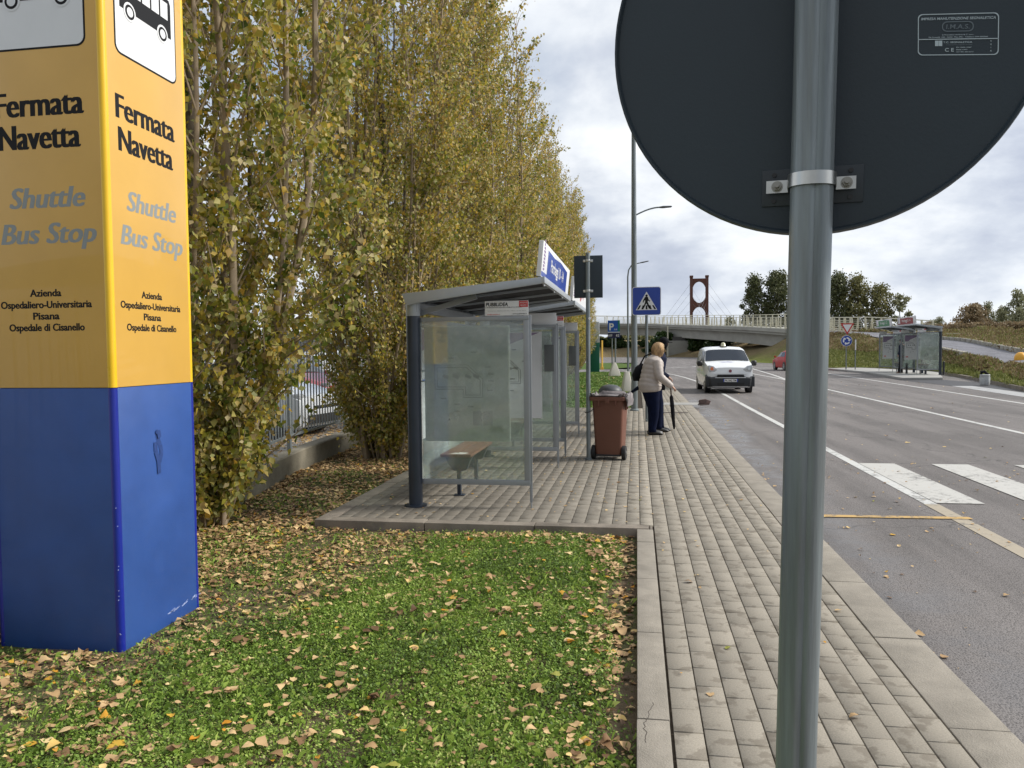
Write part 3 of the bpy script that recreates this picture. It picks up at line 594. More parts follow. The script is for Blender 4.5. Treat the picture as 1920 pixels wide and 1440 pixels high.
def pillar_face(side):
    if side == 'front': P = lambda a, z: (cF+a, py, z); rt = (1, 0, 0)
    else: P = lambda a, z: (px, cR+a, z); rt = (0, 1, 0)
    nrm = Vector(rt).cross(Vector((0, 0, 1)))
    for s, z, cap, w_, bo, sh, mt, dx in (('Fermata', 2.907, .138, .525, .0, 0, LETB, .0), ('Navetta', 2.732, .138, .485, .0, 0, LETB, -.005), ('Shuttle', 2.405, .116, .45, .0, .22, LETG, .03), ('Bus Stop', 2.213, .116, .57, .0, .22, LETG, .03),
                            ('Azienda', 1.889, .040, .19, .02, 0, LETB, 0), ('Ospedaliero-Universitaria', 1.826, .040, .555, .02, 0, LETB, 0), ('Pisana', 1.764, .040, .16, .02, 0, LETB, 0), ('Ospedale di Cisanello', 1.702, .040, .46, .02, 0, LETB, 0)):
        text('lettering', s, P(dx-(.01 if side == 'front' else .022), z), rt, (0, 0, 1), cap, mt, tp, width=w_, bold=bo, shear=sh, heavy=.11 if cap > .1 else .06, depth=.0006)
    # white bus pictogram board
    def rr(w_, h_, r_, n=6):
        o = []
        for cx_, cy_, a0 in ((w_/2-r_, h_/2-r_, 0), (-w_/2+r_, h_/2-r_, 90), (-w_/2+r_, -h_/2+r_, 180), (w_/2-r_, -h_/2+r_, 270)):
            o += [(cx_+r_*math.cos(R(a0+90*i/n)), cy_+r_*math.sin(R(a0+90*i/n))) for i in range(n+1)]
        return o
    cz = 3.55; b1 = MB(); b1.prism(rr(.565, .72, .05), P(0, cz), rt, (0, 0, 1), nrm, .0015); fr = b1.build('pictogram_border', LETB, tp)
    b1 = MB(); b1.prism(rr(.545, .70, .042), Vector(P(0, cz))+nrm*.0012, rt, (0, 0, 1), nrm, .0013); b1.build('pictogram_board', WSIGN, tp)
    b1 = MB(); O = Vector(P(0, cz-.0))+nrm*.0028
    b1.prism([(-.235, -.10), (.235, -.10), (.235, .10), (.22, .125), (-.21, .125), (-.235, .09)], O, rt, (0, 0, 1), nrm, .001)
    b1.build('bus_pictogram', LETB, tp)
    b1 = MB()
    for a in (-.205, -.12, -.035, .05, .135): b1.prism([(a, .0), (a+.07, .0), (a+.07, .10), (a, .10)], O+nrm*.0012, rt, (0, 0, 1), nrm, .0006)
    for a in (-.15, .15): b1.prism([(a+.052*math.cos(t*math.pi/10), -.10+.052*math.sin(t*math.pi/10)) for t in range(20)], O+nrm*.0012, rt, (0, 0, 1), nrm, .0006)
    b1.build('bus_window', WSIGN, tp)
    b1 = MB()
    for a in (-.15, .15): b1.tube([O+nrm*.002+Vector(rt)*a+Vector((0, 0, -.10)), O+nrm*.0028+Vector(rt)*a+Vector((0, 0, -.10))], .04, 20)
    b1.build('wheel_ring', LETB, tp)
    b1 = MB()
    for a in (-.15, .15): b1.tube([O+nrm*.003+Vector(rt)*a+Vector((0, 0, -.10)), O+nrm*.0035+Vector(rt)*a+Vector((0, 0, -.10))], .026, 20)
    b1.build('wheel_centre', WSIGN, tp)
pillar_face('front'); pillar_face('right')
# ------- round sign seen from behind, on its own pole in front of us
pt = Vector((.26065968, 1.20484554, 2.05714724)); pb_ = Vector((.24444914, 1.23771687, .8891085)); U_ = (pt-pb_).normalized()
top = pt+U_*.30; foot = pb_-U_*(pb_.z/U_.z+.05)
rs_ = thing('round_sign', 'round traffic sign seen from its dark back on a galvanised pole close to the camera', 'road sign', (foot.x, foot.y, 0))
def groove_pole(m, a, b_, r, n=48):
    d = (b_-a).normalized(); x = Vector((1, 0, 0)); x = (x-d*x.dot(d)).normalized(); y = d.cross(x); vs = []
    for p in (a, b_):
        for j in range(n):
            t = 2*math.pi*j/n; q = abs(((t-R(270)+math.pi) % (2*math.pi))-math.pi); rr_ = r*(1-.16*math.exp(-(q/.17)**2)); vs.append(p+x*math.cos(t)*rr_+y*math.sin(t)*rr_)
    m.add(vs, [(j, (j+1) % n, n+(j+1) % n, n+j) for j in range(n)]+[tuple(range(n-1, -1, -1)), tuple(range(n, 2*n))])
m = MB(); groove_pole(m, foot, top, .0302); m.build('pole', GALV, rs_, smooth=50)
m = MB(); m.disc(top+U_*.004, U_, .032, .01, 24); m.build('pole_cap', BLKP, rs_)
Nn = -(pt-Vector((0, 0, 1.55))); Nn = (Nn-U_*Nn.dot(U_)).normalized(); Rr = U_.cross(Nn)      # the back of the sign is turned to the viewer
dc = pt+U_*-.022-Nn*.047
m = MB(); prof = [(.0001, .0), (.304, .0), (.3075, .006), (.3105, .006), (.312, .0), (.312, -.012), (.0001, -.012)]
n = 96; vs = [dc+Rr*r*math.cos(2*math.pi*j/n)+U_*r*math.sin(2*math.pi*j/n)+Nn*z for r, z in prof for j in range(n)]
m.add(vs, [(i*n+j, i*n+(j+1) % n, (i+1)*n+(j+1) % n, (i+1)*n+j) for i in range(len(prof)-1) for j in range(n)]); dsc = m.build('disc', SIGNB, rs_, smooth=30)
m = MB(); m.disc(dc-Nn*.0135, Nn, .309, .002, 64); m.build('sign_face', WSIGN, rs_)
po = dc-pt; ax0 = pt+U_*((dc-pt).dot(U_))      # pole axis point level with disc centre
def clampat(h):
    c = ax0+U_*h; pl = dc+U_*h+Rr*((c-dc).dot(Rr))
    m = MB(); m.prism([(-.073, -.028), (.073, -.028), (.073, .028), (-.073, .028)], pl+Nn*.0005, Rr, U_, Nn, .0025); br = m.build('backing_plate', pm('backing_plate_paint', (.022, .03, .037), .45, 0, .1, 9), rs_, bevel=.002)
    m = MB()
    for a in (-.055, .055):
        for b_ in (-.02, .02): m = MB(); m.disc(pl+Rr*a+U_*b_+Nn*.0035, Nn, .0035, .003, 10); m.build('rivet', BLKP, br)
    m = MB(); N2 = 40; path = []
    gap = (c-pl).dot(Nn); r = .0322
    path += [(-.066, .012), (-.034, .012)]
    for i in range(13):
        a = R(180-15*i); path.append((r*math.cos(a), gap+r*math.sin(a)*1.02))
    path += [(.034, .012), (.062, .012)]
    sol = path+[(x*1.0+(-.0 if abs(x) > .033 else x*.06), y+.0022) for x, y in reversed(path)]
    vs = [pl+Rr*x+Nn*y+U_*k for k in (-.0095, .0095) for x, y in sol]; n3 = len(sol); hl = n3//2
    fs = [(i, (i+1) % n3, n3+(i+1) % n3, n3+i) for i in range(n3)]
    fs += [(i, i+1, n3-2-i, n3-1-i) for i in range(hl-1)]+[(n3+i, n3+n3-1-i, n3+n3-2-i, n3+i+1) for i in range(hl-1)]
    m.add(vs, fs); cl = m.build('clamp', STEEL, rs_, smooth=30)
    for a in (-.05, .049):
        m = MB(); q = pl+Rr*a+Nn*.015; m.disc(q, Nn, .0085, .0015, 20); m.disc(q+Nn*.004, Nn, .0065, .006, 6); m.disc(q+Nn*.010, Nn, .0036, .012, 12); m.build('bolt', pm('bolt_zinc', (.30, .29, .26), .35, .9), cl)
clampat(-.238); clampat(.24)
def onplate(px_, py_): # place on the disc back from sign-plane coords (metres right / up of centre)
    return dc+Rr*px_+U_*py_+Nn*.0006
stk = pm('sticker_print', (.46, .54, .58), .5, 0, .05); dim = pm('faint_sticker_print', (.12, .15, .17), .5)
# label corners measured in the plate's plane
sc0 = onplate(.190, -.036); u2 = (U_-Rr*.03).normalized(); r2_ = (Rr-U_*.115).normalized()
SK = .88; W_, H_ = .117*SK, .0665*SK; lw = .0012
m = MB()
def frame2(m, c, w_, h_, t, rad=.006):
    o = []
    for cx_, cy_, a0 in ((w_/2-rad, h_/2-rad, 0), (-w_/2+rad, h_/2-rad, 90), (-w_/2+rad, -h_/2+rad, 180), (w_/2-rad, -h_/2+rad, 270)): o += [(cx_+rad*math.cos(R(a0+15*i)), cy_+rad*math.sin(R(a0+15*i))) for i in range(7)]
    k = len(o); vs = [c+r2_*x+u2*y+Nn*.0004 for x, y in o]+[c+r2_*x*(1-2*t/w_)+u2*y*(1-2*t/h_)+Nn*.0004 for x, y in o]
    m.add(vs, [(i, (i+1) % k, k+(i+1) % k, k+i) for i in range(k)])
frame2(m, sc0, W_, H_, lw); m.prism([(-W_/2, -.0005), (W_/2, -.0005), (W_/2, .0006), (-W_/2, .0006)], sc0-u2*.0075*SK, r2_, u2, Nn, .0004)
for ii in range(3):
    for jj in range(2): m.prism([(0, 0), (.0045, 0), (.0045, .0025), (0, .0025)], sc0-u2*(.0125+ii*.0029)*SK+r2_*(-.033+jj*.0055)*SK, r2_, u2, Nn, .0004)
lb = m.build('sticker', stk, dsc, smooth=0)
m = MB(); frame2(m, sc0+u2*.0125*SK, .046*SK, .0165*SK, .0014, .0065); m.build('sticker_emblem', dim, dsc, smooth=0)
for s, dx, dy, cap, w_, mt, sh in (('IMPRESA MANUTENZIONE SEGNALETICA', 0, .0255, .0042, .108, stk, .2), ('I.M.A.S.', 0, .0125, .0075, .034, dim, .1), ('di Francesco Andrea & C. s.n.c.', 0, -.0005, .0018, .046, stk, 0), ('Via Rosselli 128 - 56021 Pisa (PI) - Telefono 050 000000', 0, -.0042, .0018, .086, stk, 0),
        ('T.C. SEGNALETICA', .0, -.0125, .0027, .042, stk, 0), ('Costruzione segnali stradali', .002, -.0165, .0016, .038, dim, 0), ('C E', -.012, -.0245, .0058, .013, stk, 0), ('EN 12899-1:2007', .009, -.0208, .0016, .022, stk, 0), ('0038 CPD', .006, -.0245, .0016, .016, stk, 0), ('AUT. MIN. 2864 del 9.7', .0105, -.0280, .0016, .025, stk, 0),
        ('9', .0475, -.0115, .0026, None, stk, 0), ('0', .0475, -.0165, .0026, None, stk, 0), ('1', .0475, -.0215, .0026, None, stk, 0), ('A', .0475, -.0265, .0026, None, stk, 0)):
    text('sticker_text', s, sc0+(r2_*dx+u2*dy)*SK, r2_, u2, cap*SK, mt, dsc, width=w_ and w_*SK, bold=.012, shear=sh, depth=.0005)
# ------- bus shelters
def papermat(name, col, tr):
    m, nt, b, out = newmat(name); b.inputs['Base Color'].default_value = (*col, 1); b.inputs['Roughness'].default_value = .5
    t = nt.nodes.new('ShaderNodeBsdfTranslucent'); t.inputs[0].default_value = (*col, 1); mx = nt.nodes.new('ShaderNodeMixShader'); mx.inputs[0].default_value = tr
    nt.links.new(b.outputs[0], mx.inputs[1]); nt.links.new(t.outputs[0], mx.inputs[2]); nt.links.new(mx.outputs[0], out.inputs[0]); return m
POST = papermat('poster_front', (.88, .89, .90), .45); POSTB = papermat('poster_back', (.90, .91, .88), .5); POSTK = pm('poster_ink', (.10, .11, .12), .5); POSTV = pm('poster_violet', (.25, .19, .29), .5, 0, .2, 4); POSTR = pm('poster_red', (.60, .12, .10), .5)
INKB = pm('poster_ink_through_paper', (.50, .53, .51), .6); POSTBL = pm('poster_blue_band', (.25, .29, .31), .6); BLUEL = pm('blue_line', (.05, .12, .45), .5)
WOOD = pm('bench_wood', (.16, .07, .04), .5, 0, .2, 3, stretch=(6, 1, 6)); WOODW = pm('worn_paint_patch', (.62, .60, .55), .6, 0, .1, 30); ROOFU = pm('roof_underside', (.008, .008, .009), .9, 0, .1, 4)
PAT = pm('red_print', (.55, .03, .035), .5, 0, .05)
def route_map(m, o, rt, up, n, s=1.0, th=.006):
    def ln(pts, w_=th):
        for a, b_ in zip(pts, pts[1:]):
            A = o+Vector(rt)*a[0]*s+Vector(up)*a[1]*s; B = o+Vector(rt)*b_[0]*s+Vector(up)*b_[1]*s; m.bar(A+n*.0012, B+n*.0012, w_, .001, up=n)
    ln([(-.30, .14), (.0, .14), (.13, .02), (.13, -.14), (-.04, -.14), (-.04, -.07), (-.29, -.07), (-.29, .14)]); ln([(-.27, .12), (-.01, .12), (.11, .01), (.11, -.12), (-.02, -.12), (-.02, -.05), (-.27, -.05), (-.27, .12)])
    for a, b_ in ((-.4, .09), (-.4, -.0), (.2, .0), (.2, .06), (-.15, .2), (.05, .25), (-.22, -.15), (.02, -.22), (-.1, -.2), (-.1, -.26), (.19, -.08), (.17, .12)): ln([(a-.02, b_), (a+.03, b_)], .012)
    for a in (-.22, -.13, -.02, .05): ln([(a, .05), (a+.05, .03)], .03)
SIGNCOL = {'blue': (.012, .05, .33), 'green': (.01, .20, .09), 'maroon': (.26, .012, .03), 'red': (.5, .04, .03)}
def shelter(loc, rz, sz, label, signcol, stext, grp, white_sign=False):
    t = thing('bus_shelter', label, 'bus shelter', loc, rz, grp, True, (1, 1, sz)); Lh = 2.66
    for y in (0, Lh):
        m = MB(); m.lathe([(.115, 0), (.115, .012), (.07, .016), (.07, 1.90)], (0, y, 0), 28); m.build('post', DARKP, t, smooth=40)
        m = MB(); m.lathe([(.0705, 1.90), (.072, 1.905), (.072, 2.03)], (0, y, 0), 24); m.build('post_collar', ALUL, t, smooth=40)
    # roof: sloping tray, thin at the back
    m = MB()
    for y0, y1 in ((-.12, -.085), (Lh+.085, Lh+.12)):
        P = [(-.08, 2.115), (1.30, 2.245), (1.31, 2.185), (.10, 2.025), (-.03, 2.0)]
        m.prism(P, (0, y0, 0), (1, 0, 0), (0, 0, 1), (0, 1, 0), y1-y0)
    m.prism([(1.30, 2.245), (1.335, 2.25), (1.335, 2.19), (1.305, 2.185)], (0, -.12, 0), (1, 0, 0), (0, 0, 1), (0, 1, 0), Lh+.24)
    m.prism([(-.08, 2.115), (-.05, 2.117), (-.0, 2.01), (-.03, 2.0)], (0, -.084, 0), (1, 0, 0), (0, 0, 1), (0, 1, 0), Lh+.168)
    rf = m.build('roof_frame', ALUL, t, bevel=.003)
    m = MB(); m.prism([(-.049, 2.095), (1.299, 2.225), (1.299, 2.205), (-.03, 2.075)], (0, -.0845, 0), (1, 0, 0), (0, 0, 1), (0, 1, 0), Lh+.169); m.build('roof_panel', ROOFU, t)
    for y in (.45, 1.35, 2.25):
        m = MB(); m.bar((.0, y, 2.062), (1.31, y, 2.192), .016, .022); m.build('rib', ALUL, t)
    for y in (0, .9, 1.8, Lh): m = MB(); m.tube([(1.31, y, 2.19), (1.318, y, 2.165)], .009, 8); m.build('roof_bolt', STEEL, rf)
    m = MB(); m.bar((.02, -.05, 1.985), (.02, Lh+.05, 1.985), .07, .09); m.build('back_beam', ALU, t)
    for y in (.12, Lh-.12): m = MB(); m.bar((.03, y, 1.93), (.62, y, 2.09), .045, .05); m.build('roof_bracket', ALU, t)
    # glazed end panels
    for y, s in ((.03, -1), (Lh-.03, 1)):
        m = MB(); x0, x1, z0, z1 = .075, 1.16, .255, 1.885
        m.box(x0, x1, y-.02, y+.02, z1-.04, z1); m.box(x0, x1, y-.02, y+.02, z0-.035, z0+.015); m.box(x1-.055, x1, y-.0195, y+.0195, z0+.0155, z1-.0405); m.box(x1-.006, x1+.022, y-.006, y+.006, z0-.2, z1+.01); m.tube([(x1+.008, y, 0), (x1+.008, y, z0)], .008, 8)
        fr = m.build('end_frame', ALU, t, bevel=.003)
        m = MB(); m.box(x0, x1-.056, y-.004, y+.004, z0+.016, z1-.041); m.build('glass', GLASS, fr, smooth=0)
        m = MB(); m.box(.10, .965, y+(-s)*.006-.0012, y-s*.006+.0012, .65, 1.795); ps = m.build('poster', POSTB, t, smooth=0)
        # inner printed side faces the bench, the back shows the print faintly through
        inn = Vector((0, -s, 0)); rt = Vector((-s, 0, 0)).cross(Vector((0, 0, 0))) if False else Vector((s*1.0, 0, 0)); up = Vector((0, 0, 1))
        rt = up.cross(inn)*1.0
        m = MB(); yy = y-s*.0088; m.box(.104, .961, yy-.0012, yy+.0012, .654, 1.791); f = m.build('poster_print', POST, t, smooth=0)
        o = Vector((.53, yy-s*.0012, 1.27)); m = MB(); route_map(m, o, rt, up, inn, 1.15, .008); m.build('route_map', POSTK, f, smooth=0)
        m = MB(); pc = [(-.42, .51), (.40, .51), (-.16, .30), (-.24, .22), (-.42, .22)]; m.prism(pc, o, rt, up, inn, .0012); m.build('poster_corner', POSTV, f, smooth=0)
        m = MB(); m.prism([(-.36, -.52), (-.31, -.52), (-.31, -.46), (-.36, -.46)], o, rt, up, inn, .0012); m.prism([(-.29, -.52), (-.24, -.52), (-.24, -.46), (-.29, -.46)], o, rt, up, inn, .0012); m.build('poster_stamp', POSTR, f, smooth=0)
        out = -inn; rto = up.cross(out); yo = y-s*.006+s*.0012; o = Vector((.54, yo, 1.25)); m = MB(); route_map(m, o, -rto*-1, up, out, 1.15, .007)
        for a in (.05, .155): m.prism([(a, -.44), (a+.09, -.44), (a+.09, -.30), (a, -.30)], o, Vector((1, 0, 0)) if s < 0 else Vector((1, 0, 0)), up, out, .001)
        m.build('print_through', INKB, ps, smooth=0)
        # small company plate above the panel
        m = MB(); yp = y+s*.008; m.box(.725, 1.155, yp-.004, yp+.004, 1.89, 2.035); pl = m.build('company_plate', WSIGN, t, bevel=.001)
        oo = Vector((.94, yp+s*.004, 1.96)); n2 = Vector((0, s, 0)); rt2 = up.cross(n2)
        text('plate_text', 'PUBBLIDEA', oo+rt2*-.095+up*.042, rt2, up, .034, LETB, t, width=.22, bold=.03, shear=.15)
        text('plate_text', 'CONCESSIONARIA ESCLUSIVA PER LA PUBBLICITA SU PENSILINE', oo+rt2*-.03+up*.012, rt2, up, .010, LETB, t, width=.36, bold=.01)
        text('plate_text', 'Via Giuntini 25 - 56023 Navacchio Pisa - telefono e fax 050 754120', oo+rt2*.0-up*.022, rt2, up, .009, LETG, t, width=.38)
        text('plate_text', 'www.pubblidea.it', oo+rt2*.13-up*.052, rt2, up, .012, LETB, t, width=.14, bold=.01); text('plate_text', 'info@pubblidea.it', oo-rt2*.13-up*.056, rt2, up, .010, PAT, t, width=.13, bold=.01)
        m = MB(); m.prism([(.125, .012), (.213, .012), (.213, .072), (.125, .072)], oo, rt2, up, n2, .0012); m.build('red_print', PAT, t, smooth=0)
        text('plate_text', 'NOLEGGI', oo+rt2*.169+up*.055, rt2, up, .013, WSIGN, t, width=.07, bold=.01, depth=.0028); text('plate_text', 'SPAZIO', oo+rt2*.169+up*.030, rt2, up, .013, WSIGN, t, width=.06, bold=.01, depth=.0028)
    # glazed back wall with a long poster
    m = MB(); m.box(.03, .06, .085, Lh-.085, 1.845, 1.885); m.build('back_rail', ALU, t); m = MB(); m.box(.03, .06, .085, Lh-.085, .22, .26); fr = m.build('back_rail', ALU, t)
    m = MB(); m.box(.042, .048, .08, Lh-.08, .26, 1.845); m.build('glass', GLASS, fr, smooth=0)
    for y0 in (.10, 1.36):
        m = MB(); m.box(.0495, .052, y0, y0+.95, .66, 1.79); f = m.build('poster', POST, t, smooth=0)
        o = Vector((.052, y0+.47, 1.25)); m = MB(); route_map(m, o, Vector((0, 1, 0)), Vector((0, 0, 1)), Vector((1, 0, 0)), 1.1, .008); m.build('route_map', POSTK, f, smooth=0)
        m = MB(); m.prism([(-.46, .0), (.46, .0), (.46, .012), (-.46, .012)], o+Vector((.0015, 0, 0)), Vector((0, 1, 0)), Vector((0, 0, 1)), Vector((1, 0, 0)), .001); m.build('blue_line', BLUEL, f, smooth=0)
        m = MB(); m.prism([(-.46, .52), (.2, .52), (-.2, .35), (-.46, .30)], o, Vector((0, 1, 0)), Vector((0, 0, 1)), Vector((1, 0, 0)), .001); m.build('poster_corner', POSTV, f, smooth=0)
    # bench
    m = MB(); y0, y1 = .40, 1.62
    for i in range(2): m.box(.15+i*.168, .313+i*.168, y0, y1, .435, .465)
    se = m.build('bench_seat', WOOD, t, bevel=.006)
    m = MB(); pts = [(.22, .43), (.27, .46), (.24, .50), (.30, .49), (.26, .55), (.33, .53), (.31, .60), (.36, .56), (.42, .58), (.40, .50), (.45, .47), (.38, .43), (.30, .44)]
    m.prism(pts, (0, 0, .4655), (1, 0, 0), (0, 1, 0), (0, 0, 1), .0006); m.build('worn_patch', WOODW, se, smooth=0)
    for y in (.55, 1.42):
        m = MB(); m.prism([(.16, .433), (.47, .433), (.44, .38), (.40, .285), (.37, .27), (.26, .27), (.20, .34)], (0, y, 0), (1, 0, 0), (0, 0, 1), (0, 1, 0), .09); m.box(.29, .33, y+.02, y+.07, .0, .269); m.box(.25, .37, y+.0, y+.09, .0, .01); m.build('bench_support', DARKP, t, bevel=.004)
    m = MB(); m.box(.10, .16, .9, 1.0, .33, .43); m.build('seat_bracket', BLKP, t)
    m = MB(); m.box(.94, 1.06, .75, .81, .0, .0) if False else None
    # timetable case hanging at the far end
    m = MB(); m.box(1.0, 1.13, Lh-.075, Lh-.052, 1.27, 1.62); m.build('timetable_case', pm('timetable_case', (.10, .11, .11), .4), t, bevel=.004)
    m = MB(); m.lathe([(.001, 1.96), (.07, 1.965), (.09, 2.0), (.09, 2.04)], (.75, 1.33, .03), 16, sy=2); m.build('ceiling_lamp', pm('lamp_lens', (.5, .5, .48), .3), t)
    # roof sign box, leaning forward along the front edge
    o = Vector((1.30, -.10, 2.255)); ay = Vector((.10, 0, 1)).normalized(); ax = Vector((0, 1, 0)); nr = ax.cross(ay); Ls = Lh+.2; hh = .34
    WBOX = WSIGN; m = MB(); m.prism([(0, 0), (Ls, 0), (Ls, hh), (0, hh)], o-nr*.05, ax, ay, nr, .045); sb = m.build('roof_sign', WBOX, t, bevel=.004)
    scm = pm('sign_'+signcol, SIGNCOL[signcol], .35, 0, .08, 3, coat=.2)
    for sgn, oo in ((1, o-nr*.005), (-1, o-nr*.05+ax*Ls)):
        A = ax*sgn; N_ = nr*sgn
        if not white_sign:
            m = MB(); m.prism([(.0, .0), (Ls-.36, .0), (Ls-.36, hh-.07), (Ls-1.15, hh-.04), (1.0, hh-.065), (.42, hh-.05), (.42, .045), (.0, .045)], oo+A*.01+ay*.008, A, ay, N_, .0015); fc = m.build('sign_face', scm, sb, smooth=0)
        cc = oo+A*(Ls*.5-.02)+ay*.18
        text('sign_text', stext, cc, A, ay, .13, PAT if white_sign else WSIGN, sb, width=1.35, bold=.015, depth=.003)
        text('sign_text', 'CAPOLINEA NAVETTA', cc+ay*.135-A*.1, A, ay, .025, PAT if white_sign else WSIGN, sb, width=.65, depth=.003)
        m = MB()
        for k in range(9):
            m.prism([(.10, .07+k*.034), (.16+.10*rnd.random(), .07+k*.034), (.16+.08*rnd.random(), .092+k*.034), (.10, .092+k*.034)], oo, A, ay, N_, .001)
        m.build('sign_emblem', pm('violet_print', (.22, .15, .30), .5), sb, smooth=0)
    return t
G1 = 'bus shelters on the near pavement'; G2 = 'bus shelters across the road'
shelter((-2.2, 7.42, 0), 0, 1.0, 'nearest bus shelter, with a blue roof sign and wooden bench behind its glass', 'blue', 'Parcheggi 10 - 14', G1)
shelter((-2.2, 11.07, 0), 0, 1.0, 'second bus shelter behind the nearest one, its roof sign mostly white', 'red', 'Parcheggi 7 - 9', G1, True)
shelter((16.08, 47.16, 0.0), math.pi, 1.23, 'bus shelter with a maroon roof sign on the far side of the road', 'maroon', 'Parcheggi 3 - 4', G2)
shelter((16.1, 51.2, 0.0), math.pi, 1.23, 'bus shelter with a green roof sign on the far side of the road', 'green', 'Parcheggi 1 - 2', G2)
# ------- square sign back on a post
t = thing('rectangular_sign', 'dark rectangular sign seen from behind on a thin grey post beside the brown bin', 'road sign', (-.68, 10.82, 0))
m = MB(); m.tube([(-.68, 10.82, 0), (-.675, 10.82, 2.9)], .0305, 20); m.lathe([(.05, 0), (.05, .02), (.033, .03)], (-.68, 10.82, 0), 16); m.build('pole', GALV, t)
m = MB(); m.box(-.872, -.472, 10.862, 10.88, 2.275, 2.865); pn = m.build('panel', SIGNB, t, bevel=.003)
m = MB(); m.box(-.87, -.474, 10.881, 10.883, 2.277, 2.863); m.build('sign_face', WSIGN, t)
for z in (2.37, 2.79):
    m = MB(); m.box(-.745, -.605, 10.852, 10.862, z-.018, z+.018); m.tube([(-.675, 10.82, z-.016), (-.675, 10.82, z+.016)], .036, 20); m.build('clamp', STEEL, t, bevel=.002)
m = MB(); m.disc((-.652, 10.789, 1.985), (.3, -1, 0), .018, .001, 16); m.build('sticker', WSIGN, t)
# ------- brown wheelie bin
BRN = pm('brown_plastic', (.155, .062, .038), .55, 0, .08, 4, .1, 200, dirt=.2, dcol=(.12, .06, .045))
bx, by = -.38, 11.0
t = thing('wheeled_bin', 'brown wheeled rubbish bin lined with a crumpled bag, beside the grey post', 'bin', (bx, by, 0), R(-8), None, True)
def rsec(w_, d_, z, r_=.04, n=4):
    o = []
    for cx_, cy_, a0 in ((w_/2-r_, d_/2-r_, 0), (-w_/2+r_, d_/2-r_, 90), (-w_/2+r_, -d_/2+r_, 180), (w_/2-r_, -d_/2+r_, 270)): o += [(cx_+r_*math.cos(R(a0+90*i/n)), cy_+r_*math.sin(R(a0+90*i/n)), z) for i in range(n+1)]
    return o
def loftsec(m, secs, caps=True, mi=0):
    k = len(secs[0]); vs = [p for s in secs for p in s]; fs = [(i*k+j, i*k+(j+1) % k, (i+1)*k+(j+1) % k, (i+1)*k+j) for i in range(len(secs)-1) for j in range(k)]
    if caps: fs += [tuple(range(k-1, -1, -1)), tuple(range((len(secs)-1)*k, len(secs)*k))]
    m.add(vs, fs, mi)
m = MB(); loftsec(m, [rsec(.36, .36, .07), rsec(.375, .38, .12), rsec(.44, .46, .82), rsec(.445, .465, .84)]); m.build('body', BRN, t, smooth=50)
m = MB(); loftsec(m, [rsec(.50, .52, .835), rsec(.51, .53, .84), rsec(.51, .53, .885), rsec(.50, .52, .892), rsec(.45, .47, .892), rsec(.44, .46, .86)], False); m.box(-.03, .03, -.275, -.255, .80, .86); 
for x in (-.12, .12): m.box(x-.012, x+.012, -.262, -.235, .76, .84)
m.box(.225, .25, -.1, -.08, .70, .84); m.box(.225, .25, .02, .04, .70, .84); m.build('rim', BRN, t, smooth=40, bevel=.003)
for s in (-1, 1):
    m = MB(); m.disc((s*.215, -.12, .10), (1, 0, 0), .10, .055, 28); wh = m.build('wheel', BLACK, t, bevel=.008)
    m = MB(); m.disc((s*.245, -.12, .10), (1, 0, 0), .028, .012, 16); m.build('hub', STEEL, wh)
m = MB(); m.tube([(-.2, -.12, .10), (.2, -.12, .10)], .012, 8); m.box(-.17, .17, -.185, -.06, .05, .078); m.build('axle', BLKP, t)
# bag draped over the rim
m = MB(); n = 72; rings = []
for i, (o_, z) in enumerate([(-.05, .80), (-.03, .87), (-.01, .905), (.012, .912), (.028, .89), (.035, .85), (.032, .82)]):
    rg = []
    for j in range(n):
        a = 2*math.pi*j/n; c_, s_ = math.cos(a), math.sin(a); e = .22; X = .253*abs(c_)**e*math.copysign(1, c_); Y = .263*abs(s_)**e*math.copysign(1, s_)
        wob = (.018*math.sin(7*a+i)+.012*math.sin(17*a+2*i)+.008*math.sin(31*a)); low_ = (.04*max(0, math.sin(a-.3))+.07*max(0, math.cos(a))**2)*(i >= 4)*(i-3)/3*(1+.4*math.sin(9*a))
        kx = 1+(o_+wob*.5)/.25
        if i >= 4 and math.sin(a) < -.55: z2 = .892+.012*math.sin(11*a); kx = 1.0
        else: z2 = z+wob-low_
        rg.append((X*kx, Y*kx, z2+.01))
    rings.append(rg)
loftsec(m, rings, False); o = m.build('bin_liner', pm('crumpled_liner', (.17, .15, .15), .45, 0, .35, 14, .8, 40), t, smooth=180)
m = MB(); m.lathe([(.001, .905), (.12, .903), (.21, .895), (.235, .88)], (-.01, .03, 0), 24); m.build('liner_bulge', MATS['crumpled_liner'], t, smooth=180)
m = MB(); m.tube([(-.04, -.19, .78), (-.0, -.212, .66), (.02, -.21, .60), (-.01, -.205, .55), (-.02, -.20, .40)], .004, 6); m.build('stain_string', pm('dark_stain', (.05, .03, .025), .7), t)
t2 = thing('strap', 'black strap tying the brown bin to the grey post', 'strap', (-.66, 10.82, .7))
m = MB(); m.tube([(-.50, 10.86, .80), (-.58, 10.83, .74), (-.64, 10.785, .69), (-.70, 10.78, .665), (-.722, 10.82, .665), (-.68, 10.86, .68)], .007, 6); m.build('cord', BLKP, t2)
